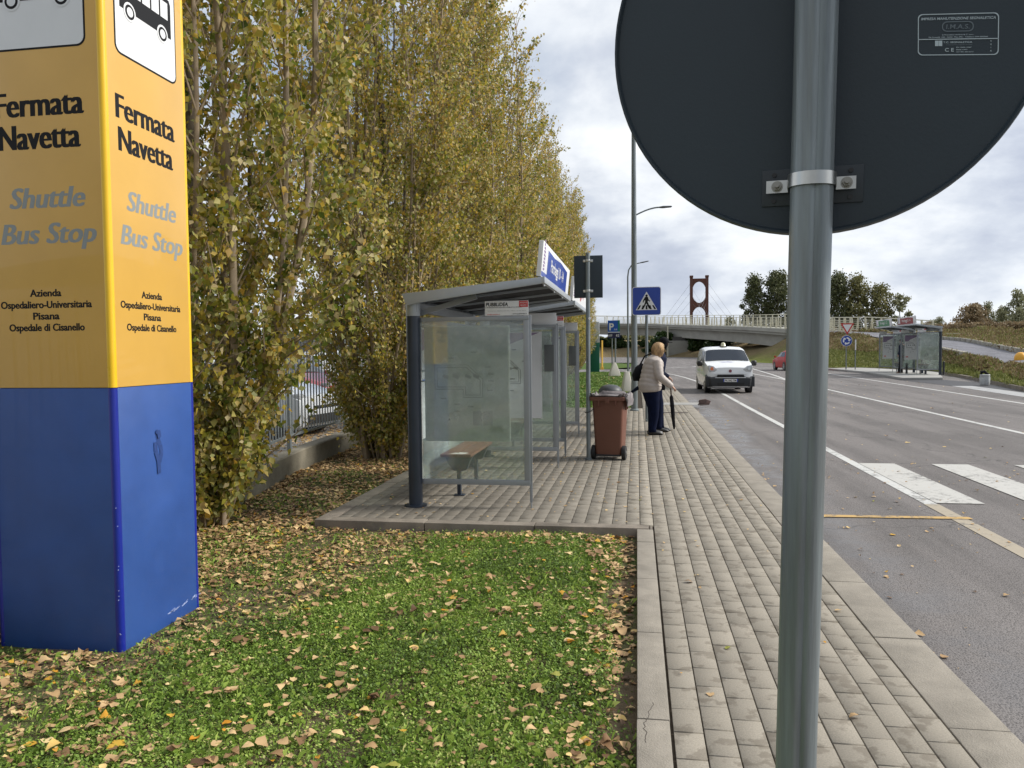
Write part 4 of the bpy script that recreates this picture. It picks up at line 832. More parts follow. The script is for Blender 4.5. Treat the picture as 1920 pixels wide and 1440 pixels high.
# ------- litter bin with a domed grey lid
t = thing('litter_bin', 'litter bin with a grey domed lid on the grass edge behind the brown bin', 'litter bin', (-.55, 16.0, 0))
m = MB(); m.lathe([(.18, .02), (.20, .05), (.215, .60), (.20, .62)], (-.55, 16.0, 0), 28); m.build('body', pm('grey_bin_paint', (.10, .11, .12), .4, .3, .1, 6), t)
m = MB(); m.lathe([(.245, .655), (.248, .67), (.235, .72), (.20, .77), (.13, .81), (.04, .825), (.001, .826)], (-.55, 16.0, 0), 36); m.build('lid', pm('grey_lid', (.055, .06, .065), .5, .2, .12, 9), t, smooth=60)
for a in (30, 150, 270): m = MB(); m.bar((-.55+.2*math.cos(R(a)), 16+.2*math.sin(R(a)), .60), (-.55+.2*math.cos(R(a)), 16+.2*math.sin(R(a)), .67), .03, .01, up=(1, 0, 0)); m.build('strut', BLKP, t)
# ------- street lamps
def lamp(loc, h, r0, r1, arms, label, grp):
    t = thing('street_lamp', label, 'street lamp', loc, 0, grp, True)
    m = MB(); k = 14; m.tube([(0, 0, h*i/k) for i in range(k+1)], [r0+(r1-r0)*i/k for i in range(k+1)], 20); m.build('pole', GALV, t)
    m = MB(); m.lathe([(r0+.03, 0), (r0+.03, .03), (r0+.005, .05)], (0, 0, 0), 20); m.box(r0-.004, r0+.012, -.05, .05, .85, 1.15); m.build('base_collar', GALV, t)
    for (z, L, rise, az) in arms:
        c_, s_ = math.cos(R(az)), math.sin(R(az)); pts = []
        for i in range(9): u = i/8; pts.append((c_*L*.72*u, s_*L*.72*u, z+rise*math.sin(u*math.pi/2)*.8))
        m = MB(); m.tube(pts, .02, 8); ar = m.build('arm', GALV, t)
        e = Vector(pts[-1]); d = (Vector(pts[-1])-Vector(pts[-2])).normalized(); m = MB(); m.tube([e-d*.03, e+d*.06, e+d*L*.28, e+d*L*.31], [(.035, .02), (.075, .03), (.06, .022), (.02, .01)], 12, side=(-s_, c_, 0)); m.build('lamp_head', pm('lamp_grey', (.10, .11, .12), .4, .3), t)
    return t
GL = 'street lamps along the road'
lamp((-.07, 19.6, 0), 9.6, .083, .042, [(4.87, .92, .26, 8), (9.4, 1.6, .4, 0)], 'tall grey street lamp rising behind the two people, nearest of the lamps', GL)
# second lamp: pole that curves over at the top
t = thing('street_lamp', 'thin distant street lamp with a curved top, left of the blue crossing sign', 'street lamp', (-.52, 45, 0), 0, GL, True)
m = MB(); m.tube([(0, 0, 0), (0, 0, 3), (0, 0, 5.7), (.05, 0, 6.1), (.2, 0, 6.35), (.45, 0, 6.45), (.75, 0, 6.5)], [.06, .055, .045, .04, .035, .03, .03], 12); m.build('pole', GALV, t)
m = MB(); m.tube([(.72, 0, 6.5), (.85, 0, 6.52), (1.15, 0, 6.58), (1.2, 0, 6.59)], [(.03, .03), (.10, .04), (.08, .03), (.02, .02)], 10, side=(0, 1, 0)); m.build('lamp_head', pm('lamp_grey', (.10, .11, .12), .4, .3), t)
# ------- pedestrian crossing sign
t = thing('crossing_sign', 'blue square pedestrian crossing sign with a white triangle, on a thin grey pole', 'road sign', (.2, 16.62, 0))
m = MB(); m.tube([(.2, 16.65, 0), (.2, 16.65, 2.8)], .031, 16); m.build('pole', GALV, t)
def rrp(w_, h_, r_, n=5):
    o = []
    for cx_, cy_, a0 in ((w_/2-r_, h_/2-r_, 0), (-w_/2+r_, h_/2-r_, 90), (-w_/2+r_, -h_/2+r_, 180), (w_/2-r_, -h_/2+r_, 270)): o += [(cx_+r_*math.cos(R(a0+90*i/n)), cy_+r_*math.sin(R(a0+90*i/n))) for i in range(n+1)]
    return o
BLS = pm('sign_blue', (.005, .055, .42), .35, 0, .04, 3); X1, Z1, F_ = Vector((1, 0, 0)), Vector((0, 0, 1)), Vector((0, -1, 0)); O = Vector((.2, 16.60, 2.565))
m = MB(); m.prism(rrp(.60, .60, .05), O, X1, Z1, F_, .018); m.build('panel', WSIGN, t, smooth=0)
m = MB(); m.prism(rrp(.575, .575, .042), O+F_*.018, X1, Z1, F_, .0015); m.build('blue_face', BLS, t, smooth=0)
m = MB(); m.prism([(-.225, -.19), (.225, -.19), (0, .20)], O+F_*.0195, X1, Z1, F_, .0015); m.build('triangle', WSIGN, t, smooth=0)
m = MB(); o2 = O+F_*.021
for q in ([(-.20, -.175), (-.16, -.175), (-.115, -.09), (-.15, -.09)], [(-.11, -.175), (-.07, -.175), (-.05, -.09), (-.08, -.09)], [(-.02, -.175), (.02, -.175), (.015, -.09), (-.015, -.09)], [(.07, -.175), (.11, -.175), (.08, -.09), (.05, -.09)], [(.16, -.175), (.20, -.175), (.15, -.09), (.115, -.09)],
          [(-.03, .09), (.025, .09), (.045, .03), (.075, .0), (.065, -.015), (.03, .01), (.025, -.02), (.05, -.08), (.075, -.155), (.05, -.165), (.015, -.09), (-.005, -.05), (-.03, -.10), (-.065, -.165), (-.09, -.15), (-.055, -.09), (-.03, -.02), (-.03, .02), (-.055, .0), (-.06, -.03), (-.08, -.025), (-.07, .02)],
          [(.025*math.cos(i*math.pi/7), .115+.025*math.sin(i*math.pi/7)) for i in range(14)]): m.prism(q, o2, X1, Z1, F_, .001)
m.build('walking_figure', LETB, t, smooth=0)
# ================================================================== fence, vehicles, people
FN = [(-3.1, -8), (-3.55, 2), (-3.85, 5), (-4.2, 7.4), (-4.6, 9.78), (-4.72, 11.4), (-4.8, 14), (-4.9, 20), (-5.0, 32), (-5.1, 56)]
def fpt(y):
    for (x0, y0), (x1, y1) in zip(FN, FN[1:]):
        if y <= y1: return Vector((x0+(x1-x0)*(y-y0)/(y1-y0), y, 0))
    return Vector((*FN[-1], 0))
t = thing('low_wall', 'low mossy concrete wall under the grey railing fence', 'wall', (-4.5, 8, 0))
m = MB(); vs = []
ys = [-7+i*.9 for i in range(70)]
for y in ys:
    p = fpt(y); vs += [(p.x+.05, y, -.2), (p.x+.05, y, .20), (p.x+.03, y, .215), (p.x-.16, y, .215), (p.x-.18, y, .2), (p.x-.18, y, -.2)]
m.add(vs, [(6*i+j, 6*i+(j+1) % 6, 6*i+6+(j+1) % 6, 6*i+6+j) for i in range(len(ys)-1) for j in range(6)]+[tuple(range(5, -1, -1)), tuple(range(6*len(ys)-6, 6*len(ys)))]); m.build('wall', CONC, t, smooth=20)
FENCE = pm('fence_grey', (.24, .27, .28), .45, .3, .12, 8)
t = thing('railing_fence', 'grey metal fence of thin vertical bars standing on the low concrete wall', 'fence', (-4.6, 9.78, .2))
py_ = [-4.6, -2.2, .2, 2.6, 5.0, 7.39, 9.78, 12.17, 14.56, 17, 19.4, 21.8, 24.2, 26.6, 29, 33, 37, 41, 45, 49, 53]
for y in py_:
    p = fpt(y)+Vector((-.065, 0, 0)); m = MB(); m.box(p.x-.026, p.x+.026, y-.026, y+.026, .21, 1.86); m.box(p.x-.028, p.x+.028, y-.028, y+.028, 1.86, 1.872); m.build('post', FENCE, t, bevel=.004)
for a, b_ in zip(py_, py_[1:]):
    if b_ > 34: 
        continue
    A = fpt(a)+Vector((-.065, 0, 0)); B = fpt(b_)+Vector((-.065, 0, 0)); m = MB(); m.bar(A+Vector((0, .03, .42)), B+Vector((0, -.03, .42)), .012, .035); m.bar(A+Vector((0, .03, 1.80)), B+Vector((0, -.03, 1.80)), .012, .035)
    n = 19
    for i in range(1, n+1):
        q = A.lerp(B, i/(n+1)); m.bar(q+Vector((0, 0, .438)), q+Vector((0, 0, 1.78)), .012, .022, up=(0, 1, 0))
    m.build('fence_panel', FENCE, t, smooth=0)
# ------- cars
CG = pm('car_glass', (.012, .02, .034), .12, 0, .1, 1, spec=.35); TYR = pm('tyre', (.018, .018, .018), .8); RIM = pm('wheel_rim', (.32, .33, .34), .3, .8); LAMPC = pm('clear_lamp', (.55, .57, .6), .1, .3, .1, 9, coat=.6); PLT = pm('number_plate', (.7, .7, .68), .4)
TAIL = pm('tail_lamp', (.5, .02, .015), .2, 0, .1, coat=.5); ORG = pm('orange_lamp', (.8, .22, .06), .2, coat=.5); PBL = pm('plate_blue', (.02, .06, .4), .4)
def half(st):
    x, zb, hb, zbelt, hbelt, zr, hr = st
    return [(hb*.9, zb), (hb, zb+.08), (hbelt*1.01, (zb+zbelt)*.52), (hbelt, zbelt), (hr+.02, zbelt+(zr-zbelt)*.88), (hr*.86, zr-.012), (hr*.5, zr+.006), (0, zr+.014)]
def ring(st): h = half(st); return [(st[0], -y, z) for y, z in h]+[(st[0], y, z) for y, z in reversed(h[:-1])]
def car(name, label, cat, stations, mat, loc, rz, wheels, wr, hw, glass, side, grp=None, extra=None, lower=None):
    t = thing(name, label, cat, loc, rz, grp, True); S_ = stations; rg = [ring(s) for s in S_]; m = MB(); loftsec(m, rg); m.build('body', mat, t, smooth=38)
    def quadp(A, B, C_, D_, nm, mt, off=.006, ins=(.06, .06, .94, .94), par=t):
        A, B, C_, D_ = map(Vector, (A, B, C_, D_)); u0, v0, u1, v1 = ins
        P = lambda u, v: (A*(1-u)+B*u)*(1-v)+(D_*(1-u)+C_*u)*v
        nr = (B-A).cross(D_-A).normalized(); k = 4; vs = []; 
        c0 = (A+B+C_+D_)/4
        if nr.dot(c0-Vector((c0.x*.6, 0, .6))) < 0: nr = -nr
        for i in range(k+1):
            for j in range(k+1): vs.append(P(u0+(u1-u0)*i/k, v0+(v1-v0)*j/k)+nr*off)
        mm = MB(); mm.add(vs, [(i*(k+1)+j, (i+1)*(k+1)+j, (i+1)*(k+1)+j+1, i*(k+1)+j+1) for i in range(k) for j in range(k)]); return mm.build(nm, mt, par)
    for (i, j, u0, v0, u1, v1) in glass:      # windscreens between stations i and j: full width of roof panel
        a, b_ = rg[i], rg[j]; N = len(a); ks = list(range(4, N-4)); vs = []; K = len(ks)
        for v in (v0, (v0+v1)/2, v1):
            for q_, k2 in enumerate(ks):
                p = Vector(a[k2]).lerp(Vector(b_[k2]), v); e = (u0 if q_ == 0 else 1-u1 if q_ == K-1 else 0)
                if e: nb = ks[1] if q_ == 0 else ks[-2]; p = p.lerp(Vector(a[nb]).lerp(Vector(b_[nb]), v), e*3)
                n_ = Vector((.5 if a[0][0] > 0 and i < j else -.5, p.y*.25, .85)).normalized(); vs.append(p+n_*.012)
        mm = MB(); mm.add(vs, [(r_*K+q_, r_*K+q_+1, (r_+1)*K+q_+1, (r_+1)*K+q_) for r_ in range(2) for q_ in range(K-1)]); mm.build('windscreen' if i < j else 'rear_window', CG, t, smooth=60)
    for (xa, xb, za, zb2, xc, xd) in side:    # side windows: bottom xa..xb, top xc..xd
        for sg in (-1, 1):
            def yat(x, z):
                k = max(i for i in range(len(S_)) if S_[i][0] >= x-1e-6) if x <= S_[0][0] else 0; k = min(k, len(S_)-2); f = (S_[k][0]-x)/(S_[k][0]-S_[k+1][0]); h0, h1 = half(S_[k]), half(S_[k+1]); h = [(p[0]*(1-f)+q[0]*f, p[1]*(1-f)+q[1]*f) for p, q in zip(h0, h1)]
                if z < h[3][1]: f2 = (z-h[2][1])/(h[3][1]-h[2][1]); return h[2][0]*(1-f2)+h[3][0]*f2
                f2 = min(1, (z-h[3][1])/(h[4][1]-h[3][1])); return h[3][0]*(1-f2)+h[4][0]*f2
            quadp((xa, sg*yat(xa, za), za), (xb, sg*yat(xb, za), za), (xd, sg*yat(xd, zb2), zb2), (xc, sg*yat(xc, zb2), zb2), 'side_window', CG, .014, (0, 0, 1, 1))
    for x in wheels:
        for sg in (-1, 1):
            m = MB(); m.disc((x, sg*(hw-.085), wr+.015), (0, 1, 0), wr+.035, .185, 32); m.build('wheel_arch', BLKP, t)
            m = MB(); m.disc((x, sg*(hw-.095), wr), (0, 1, 0), wr, .20, 32); wh = m.build('wheel', TYR, t, bevel=.02)
            m = MB(); m.disc((x, sg*(hw+.006), wr), (0, 1, 0), wr*.62, .012, 24); m.build('rim', RIM, wh)
            m = MB()
            for k in range(5): a = k*2*math.pi/5; m.disc((x+wr*.38*math.cos(a), sg*(hw+.013), wr+wr*.38*math.sin(a)), (0, 1, 0), wr*.12, .004, 10)
            m.build('rim_hole', BLKP, wh)
    return t, quadp
VW = pm('van_white', (.72, .74, .76), .22, 0, .02, 2, coat=.6)
ST_V = [(1.94, .30, .66, .62, .68, .72, .60), (1.87, .22, .76, .84, .80, .95, .73), (1.55, .18, .84, .98, .86, 1.10, .80), (1.12, .18, .85, 1.05, .87, 1.17, .81), (.42, .18, .86, 1.07, .87, 1.64, .72), (.05, .18, .86, 1.07, .87, 1.72, .72), (-.9, .18, .85, 1.06, .86, 1.735, .69), (-1.75, .2, .84, 1.06, .85, 1.71, .68), (-1.95, .3, .80, 1.06, .82, 1.60, .64)]
van, qp = car('van', 'small white van with a roof beacon and black bumper driving towards the camera', 'van', ST_V, VW, (3.33, 31.2, -.12), math.atan2(-1, -.03)+R(3.5), (1.25, -1.28), .30, .85,
     [(3, 4, .05, .06, .95, .93)], [(.98, -.05, 1.12, 1.56, .42, .02), (.98, .98, 1.12, 1.13, .98, .98)])
m = MB(); loftsec(m, [[(1.86, -.82, .28), (1.86, .82, .28), (1.86, .84, .62), (1.86, .66, .68), (1.86, -.66, .68), (1.86, -.84, .62)], [(2.0, -.68, .27), (2.0, .68, .27), (2.0, .72, .56), (2.0, .42, .585), (2.0, -.42, .585), (2.0, -.72, .56)]]); 
m.prism([(1.30, .25), (1.93, .25), (1.93, .62), (1.72, .70), (1.62, .64), (1.55, .30)], (0, -.875, 0), (1, 0, 0), (0, 0, 1), (0, 1, 0), .24); m.prism([(1.30, .25), (1.93, .25), (1.93, .62), (1.72, .70), (1.62, .64), (1.55, .30)], (0, .635, 0), (1, 0, 0), (0, 0, 1), (0, 1, 0), .24)
bmp = m.build('front_bumper', pm('bumper_black', (.025, .028, .032), .55, 0, .1, 8), van, bevel=.02)
m = MB(); m.prism([(-.50, .60), (.50, .60), (.47, .70), (-.47, .70)], (1.985, 0, 0), (0, 1, 0), (0, 0, 1), (1, 0, 0), .03); m.build('grille', BLACK, van, bevel=.01)
m = MB(); m.prism([(-.56, .715), (.56, .715), (.62, .74), (-.62, .74)], (1.97, 0, 0), (0, 1, 0), (0, 0, 1), (1, 0, 0), .045); m.prism([(-.58, .575), (.58, .575), (.53, .598), (-.53, .598)], (1.985, 0, 0), (0, 1, 0), (0, 0, 1), (1, 0, 0), .03); m.build('grille_surround', VW, van, bevel=.006)
m = MB(); m.prism([(-.46, .30), (.46, .30), (.50, .40), (-.50, .40)], (1.995, 0, 0), (0, 1, 0), (0, 0, 1), (1, 0, 0), .012); m.build('lower_intake', BLACK, van)
m = MB(); m.prism([(-.26, .43), (.26, .43), (.26, .54), (-.26, .54)], (2.0, 0, 0), (0, 1, 0), (0, 0, 1), (1, 0, 0), .012); pl = m.build('number_plate', PLT, van)
m = MB()
for a in (-.26, .225): m.prism([(a, .43), (a+.035, .43), (a+.035, .54), (a, .54)], (2.0122, 0, 0), (0, 1, 0), (0, 0, 1), (1, 0, 0), .001)
m.build('plate_band', PBL, pl); text('plate_text', 'FK 842 TM', (2.0125, 0, .485), (0, 1, 0), (0, 0, 1), .07, LETB, pl, width=.4, bold=.01)
for s, mt in ((-1, LAMPC), (1, LAMPC)):
    m = MB(); m.prism([(s*.46, .86), (s*.56, .77), (s*.74, .76), (s*.80, .90), (s*.78, 1.03), (s*.60, .99)], (1.715, 0, 0), (0, 1, 0), (0, 0, 1), (1, 0, .12), .20); h = m.build('headlight', mt, van, bevel=.02)
    m = MB(); m.disc((1.925, s*.67, .905), (1, s*.2, .2), .05, .02, 16); m.build('lamp_bulb', ORG if s < 0 else STEEL, h)
    m = MB(); m.prism([(s*.60, .86), (s*.68, .86), (s*.70, .98), (s*.62, .975)], (1.915, 0, 0), (0, 1, 0), (0, 0, 1), (1, 0, .12), .012); m.build('turn_signal', ORG, h) if s < 0 else None
    m = MB(); m.lathe([(.07, -.10), (.095, -.05), (.095, .06), (.07, .10)], (1.0, s*1.0, 1.10), 14, sy=1.1); m.bar((1.02, s*.86, 1.08), (1.02, s*.95, 1.08), .04, .04); m.build('mirror', BLKP, van, smooth=60)
    m = MB(); m.disc((1.965, s*.66, .45), (1, s*.3, 0), .05, .03, 14); m.build('fog_light', LAMPC, van)
m = MB(); m.disc((1.93, 0, .83), (1, 0, .4), .055, .02, 20); m.build('emblem', pm('dark_red_badge', (.16, .05, .06), .3, .5), van)
m = MB(); m.lathe([(.11, 1.715), (.11, 1.75), (.09, 1.76), (.085, 1.84), (.05, 1.89), (.001, 1.90)], (.05, 0, 0), 20); m.build('beacon', pm('beacon_lens', (.62, .60, .40), .2, 0, .1, coat=.5), van, smooth=60)
m = MB(); m.lathe([(.14, 1.70), (.14, 1.745), (.11, 1.75)], (.05, 0, 0), 20); m.build('beacon_base', BLKP, van)
m = MB()
for s0 in (-.45, .1): m.bar((1.09, s0, 1.175), (.93, s0+.42, 1.28), .015, .012)
m.build('wiper', BLKP, van)
m = MB(); m.prism([(-.30, 1.30), (-.16, 1.36), (-.02, 1.33), (.10, 1.37), (.2, 1.34), (.08, 1.31), (.0, 1.27), (-.08, 1.31)], (0, 0, 0), (0, 1, 0), (1, 0, -.23), (.23, 0, 1), .001)
bl = m.build('bonnet_logo', pm('logo_violet', (.10, .10, .42), .4), van, smooth=0)
for v in bl.data.vertices: v.co.z += 1.148+.311
def seat_head(t, y, x=.35, z=1.05):
    pass
# hatchbacks
ST_H = [(1.95, .30, .62, .55, .66, .62, .52), (1.86, .20, .76, .70, .78, .76, .62), (1.3, .18, .82, .84, .83, .92, .66), (.85, .18, .84, .92, .84, 1.0, .68), (.15, .18, .84, .94, .84, 1.40, .58), (-.5, .18, .84, .95, .84, 1.47, .60), (-1.15, .18, .84, .97, .83, 1.44, .58), (-1.75, .24, .80, .98, .80, 1.12, .58), (-1.88, .34, .74, .92, .74, 1.0, .56)]
HG = [(3, 4, .05, .08, .95, .94), (7, 6, .08, .1, .92, .9)]; HS = [(.55, -.35, 1.0, 1.34, .1, -.35), (-.42, -1.25, 1.01, 1.34, -.42, -.95)]
def hatch(label, mat, loc, rz, grp=None):
    t, q = car('car', label, 'car', ST_H, mat, loc, rz, (1.2, -1.2), .30, .84, HG, HS, grp)
    for s in (-1, 1):
        m = MB(); m.prism([(s*.46, .66), (s*.74, .66), (s*.76, .80), (s*.56, .78)], (1.70, 0, 0), (0, 1, 0), (0, 0, 1), (1, 0, .1), .17); m.build('headlight', LAMPC, t, bevel=.02)
        m = MB(); m.prism([(s*.56, .80), (s*.76, .80), (s*.72, 1.14), (s*.56, 1.05)], (-1.86, 0, 0), (0, 1, 0), (0, 0, 1), (1, 0, 0), .16); m.build('tail_light', TAIL, t, bevel=.02)
        m = MB(); m.lathe([(.05, -.06), (.07, 0), (.05, .07)], (.72, s*.93, 1.0), 12); m.bar((.74, s*.82, .97), (.74, s*.9, .98), .03, .03); m.build('mirror', mat, t, smooth=60)
    m = MB(); m.prism([(-.6, .26), (.6, .26), (.6, .42), (-.6, .42)], (1.90, 0, 0), (0, 1, 0), (0, 0, 1), (1, 0, 0), .06); m.prism([(-.45, .52), (.45, .52), (.45, .58), (-.45, .58)], (1.92, 0, 0), (0, 1, 0), (0, 0, 1), (1, 0, 0), .04); m.build('grille', BLACK, t, bevel=.01)
    m = MB(); m.prism([(-.70, .26), (.70, .26), (.70, .40), (-.70, .40)], (-1.90, 0, 0), (0, 1, 0), (0, 0, 1), (1, 0, 0), .1); m.build('rear_bumper', BLKP, t, bevel=.02)
    m = MB(); m.prism([(-.26, .62), (.26, .62), (.26, .73), (-.26, .73)], (-1.915, 0, 0), (0, 1, 0), (0, 0, 1), (1, 0, 0), .012); m.build('number_plate', PLT, t)
    m = MB(); m.prism([(-.52, 1.40), (.52, 1.40), (.48, 1.44), (-.48, 1.44)], (-1.3, 0, 0), (0, 1, 0), (0, 0, 1), (1, 0, 0), .16); m.build('spoiler', mat, t, bevel=.01)
    return t
REDC = pm('red_car_paint', (.42, .008, .008), .4, 0, .03, 2, spec=.3); WHC = pm('white_car_paint', (.66, .69, .73), .22, 0, .02, 2, coat=.6); MAR = pm('crimson_car_paint', (.32, .012, .03), .25, 0, .03, 2, coat=.6)
hatch('red hatchback driving away near the roundabout with a rear lamp lit', REDC, (11.2, 59.5, -.12), R(90+6))
CP = 'cars parked behind the fence'
hatch('white car parked just behind the grey railing fence', WHC, (-7.55, 13.6, .02), R(-8), CP)
hatch('dark red car parked behind the white one beyond the fence', MAR, (-8.9, 18.3, .02), R(-12), CP)
hatch('second white car farther back in the car park behind the fence', WHC, (-11.5, 20.5, .02), R(20), CP)
hatch('silver white car at the far left of the car park, half hidden by the tree', pm('silver_paint', (.45, .47, .5), .25, .4, .03, 2, coat=.6), (-12.2, 15.0, .02), R(30), CP)
v2, _ = car('van', 'tall white van parked behind the red car beyond the fence', 'van', [(s[0]*1.25, s[1], s[2]*1.1, s[3]*1.15, s[4]*1.1, s[5]*1.3, s[6]*1.15) for s in ST_V], VW, (-12.5, 26.5, .02), R(-20), (1.5, -1.6), .33, .93, [(3, 4, .05, .06, .95, .93)], [(1.2, -.05, 1.28, 2.0, .52, .02)], CP)
# ------- people
SKIN = pm('skin', (.55, .32, .23), .5, 0, .06, 20); HAIR = pm('blond_hair', (.42, .265, .13), .65, 0, .6, 14, 1, 60, stretch=(1, 1, .35)); JKT = pm('beige_quilted_jacket', (.42, .37, .335), .5, 0, .10, 9, .3, 30); JEAN = pm('navy_jeans', (.006, .009, .026), .95, 0, .3, 10, spec=.08); SHOE = pm('black_shoe', (.015, .014, .014), .35)
NAVY = pm('navy_cloth', (.010, .014, .034), .8, 0, .2, 12, spec=.12); DRK = pm('black_cloth', (.011, .011, .014), .8, 0, .2, 12, spec=.12)
def person(label, loc, rz, h, jm, tm, hairm, armR, armL, lean=0.05, cap=False, quilt=True, legs=None, width=1.0, headturn=0):
    t = thing('person', label, 'person', loc, rz, None, True); k = h/1.65
    L = legs or [(.02, -.10, 0), (.10, .10, 0)]
    def S_(p): return (p[0]*k, p[1]*k, p[2]*k)+tuple(r*k for r in p[3:])
    ln = lambda z: lean*max(0, z-.9)/.7
    pts = [(0, 0, .92, .13, .15), (ln(1.08), 0, 1.08, .12, .13), (ln(1.26), 0, 1.26, .12, .16), (ln(1.38), 0, 1.38, .085, .12), (ln(1.46)+.01, 0, 1.45, .05), (ln(1.5)+.03, 0, 1.51, .055), (ln(1.55)+.045, 0, 1.56, .078, .07), (ln(1.6)+.04, 0, 1.63, .07, .065)]
    ed = [(0, 1), (1, 2), (2, 3), (3, 4), (4, 5), (5, 6), (6, 7)]
    n = len(pts); pts += [(ln(1.55)+.115, 0, 1.555, .014)]; ed += [(6, n)]                     # nose
    for side, arm in ((-1, armR), (1, armL)):
        n = len(pts); sh = (ln(1.36), side*.165, 1.35); el, hd = arm; pts += [(*sh, .055), (*el, .042), (*[el[i]*.15+hd[i]*.85 for i in range(3)], .028), (*hd, .030, .018)]
        ed += [(3, n), (n, n+1), (n+1, n+2), (n+2, n+3)]; H = Vector(hd); D = (Vector(hd)-Vector(el)).normalized(); Sd = Vector((0, 1, 0)); Sd = (Sd-D*Sd.dot(D)).normalized(); C2 = Vector((0, 0, -1)); C2 = (C2-D*C2.dot(D)-Sd*C2.dot(Sd)).normalized() if abs(D.z) < .95 else D.cross(Sd)
        for q, (o_, l_) in enumerate(((-.027, .026), (-.009, .031), (.009, .029), (.027, .022))):
            i0 = len(pts); a = H+D*.035+Sd*o_; b_ = a+D*l_*.9+C2*.012; c_ = b_+D*l_*.2+C2*l_*.9; pts += [(*a, .0095), (*b_, .0085), (*c_, .007)]; ed += [(n+3, i0), (i0, i0+1), (i0+1, i0+2)]
        i0 = len(pts); a = H-D*.005-Sd*.03*side*-1; b_ = a+D*.03+C2*.022; pts += [(*a, .011), (*b_, .009)]; ed += [(n+3, i0), (i0, i0+1)]
    for side, ft in ((-1, L[0]), (1, L[1])):
        n = len(pts); kx = ft[0]*.5+.03; pts += [(0.0, side*.085, .84, .095, .10), (kx, side*.095, .48, .062), (ft[0]-.01, ft[1], .10, .040), (ft[0]+.03, ft[1], .04, .036), (ft[0]+.14, ft[1], .025, .024, .034)]
        ed += [(0, n), (n, n+1), (n+1, n+2), (n+2, n+3), (n+3, n+4)]
    skin('body', [S_(p) for p in pts], ed, SKIN, t, 2)
    # trousers
    m = MB()
    for side, ft in ((-1, L[0]), (1, L[1])):
        kx = ft[0]*.5+.035; P = [(0, side*.075, .97), (0, side*.088, .86), (kx*.5, side*.092, .66), (kx, side*.097, .50), (kx*.8+ft[0]*.2, (side*.1+ft[1])/2, .34), (ft[0]-.01, ft[1], .12), (ft[0]-.005, ft[1], .06)]; rr_ = [(.135, .105), (.142, .12), (.112, .1), (.088, .08), (.08, .073), (.066, .062), (.07, .066)]
        m.tube([Vector(p)*k for p in P], [(a*k*width, b_*k*width) for a, b_ in rr_], 20, side=(1, 0, 0))
    m.tube([Vector((0, 0, z))*k for z in (.82, .88, .96, 1.04)], [(.13*k*width, .16*k*width), (.15*k*width, .19*k*width), (.148*k*width, .185*k*width), (.13*k, .165*k)], 24, side=(1, 0, 0)); m.build('trousers', tm, t, smooth=180)
    # jacket: quilted rings, sleeves
    m = MB(); P = []; rr_ = []; N = 42
    for i in range(N):
        u = i/(N-1); z = .80+u*.66; base = np.interp(u, [0, .12, .35, .62, .84, .93, 1], [.158, .185, .172, .165, .150, .105, .062]); by_ = np.interp(u, [0, .12, .35, .62, .84, .93, 1], [.20, .225, .205, .215, .205, .135, .066])
        q = 1+(.06*abs(math.sin(u*math.pi*8.5)) if quilt else 0); P.append(Vector((ln(z)-.015*math.sin(u*3), 0, z))*k); rr_.append((base*q*k*width, by_*q*k*width))
    m.tube(P, rr_, 32, side=(1, 0, 0))
    for side, arm in ((-1, armR), (1, armL)):
        el, hd = Vector(arm[0]), Vector(arm[1]); sh = Vector((ln(1.36)-.005, side*.175, 1.355)); P = []; rr_ = []; M = 24
        for i in range(M):
            u = i/(M-1); p = sh.lerp(el, u/.5) if u < .5 else el.lerp(el.lerp(hd, .9), (u-.5)/.5); w0 = max(0, 1-abs(u-.5)/.14); p = p+(sh.lerp(el.lerp(hd, .9), .5)-el)*w0*.06
            r = np.interp(u, [0, .1, .5, .9, 1], [.088, .088, .068, .054, .044]); q = 1+(.10*abs(math.sin(u*math.pi*9)) if quilt else 0); P.append(p*k); rr_.append(r*q*k*(.5+.5*width))
        m.tube(P, rr_, 20)
    m.build('jacket', jm, t, smooth=180)
    for side, ft in ((-1, L[0]), (1, L[1])):
        m = MB(); a = Vector((ft[0]-.05, ft[1], 0))*k; m.tube([a+Vector((-.045, 0, .035)), a+Vector((0, 0, .048)), a+Vector((.08, 0, .045)), a+Vector((.16, .0, .034)), a+Vector((.225, 0, .024)), a+Vector((.245, 0, .02))], [(.02, .025), (.047, .04), (.045, .04), (.032, .044), (.022, .036), (.008, .015)], 16, side=(0, 0, 1)); m.build('shoe', SHOE, t, smooth=180)
    hc = Vector((ln(1.57)+.035, 0, 1.585))*k
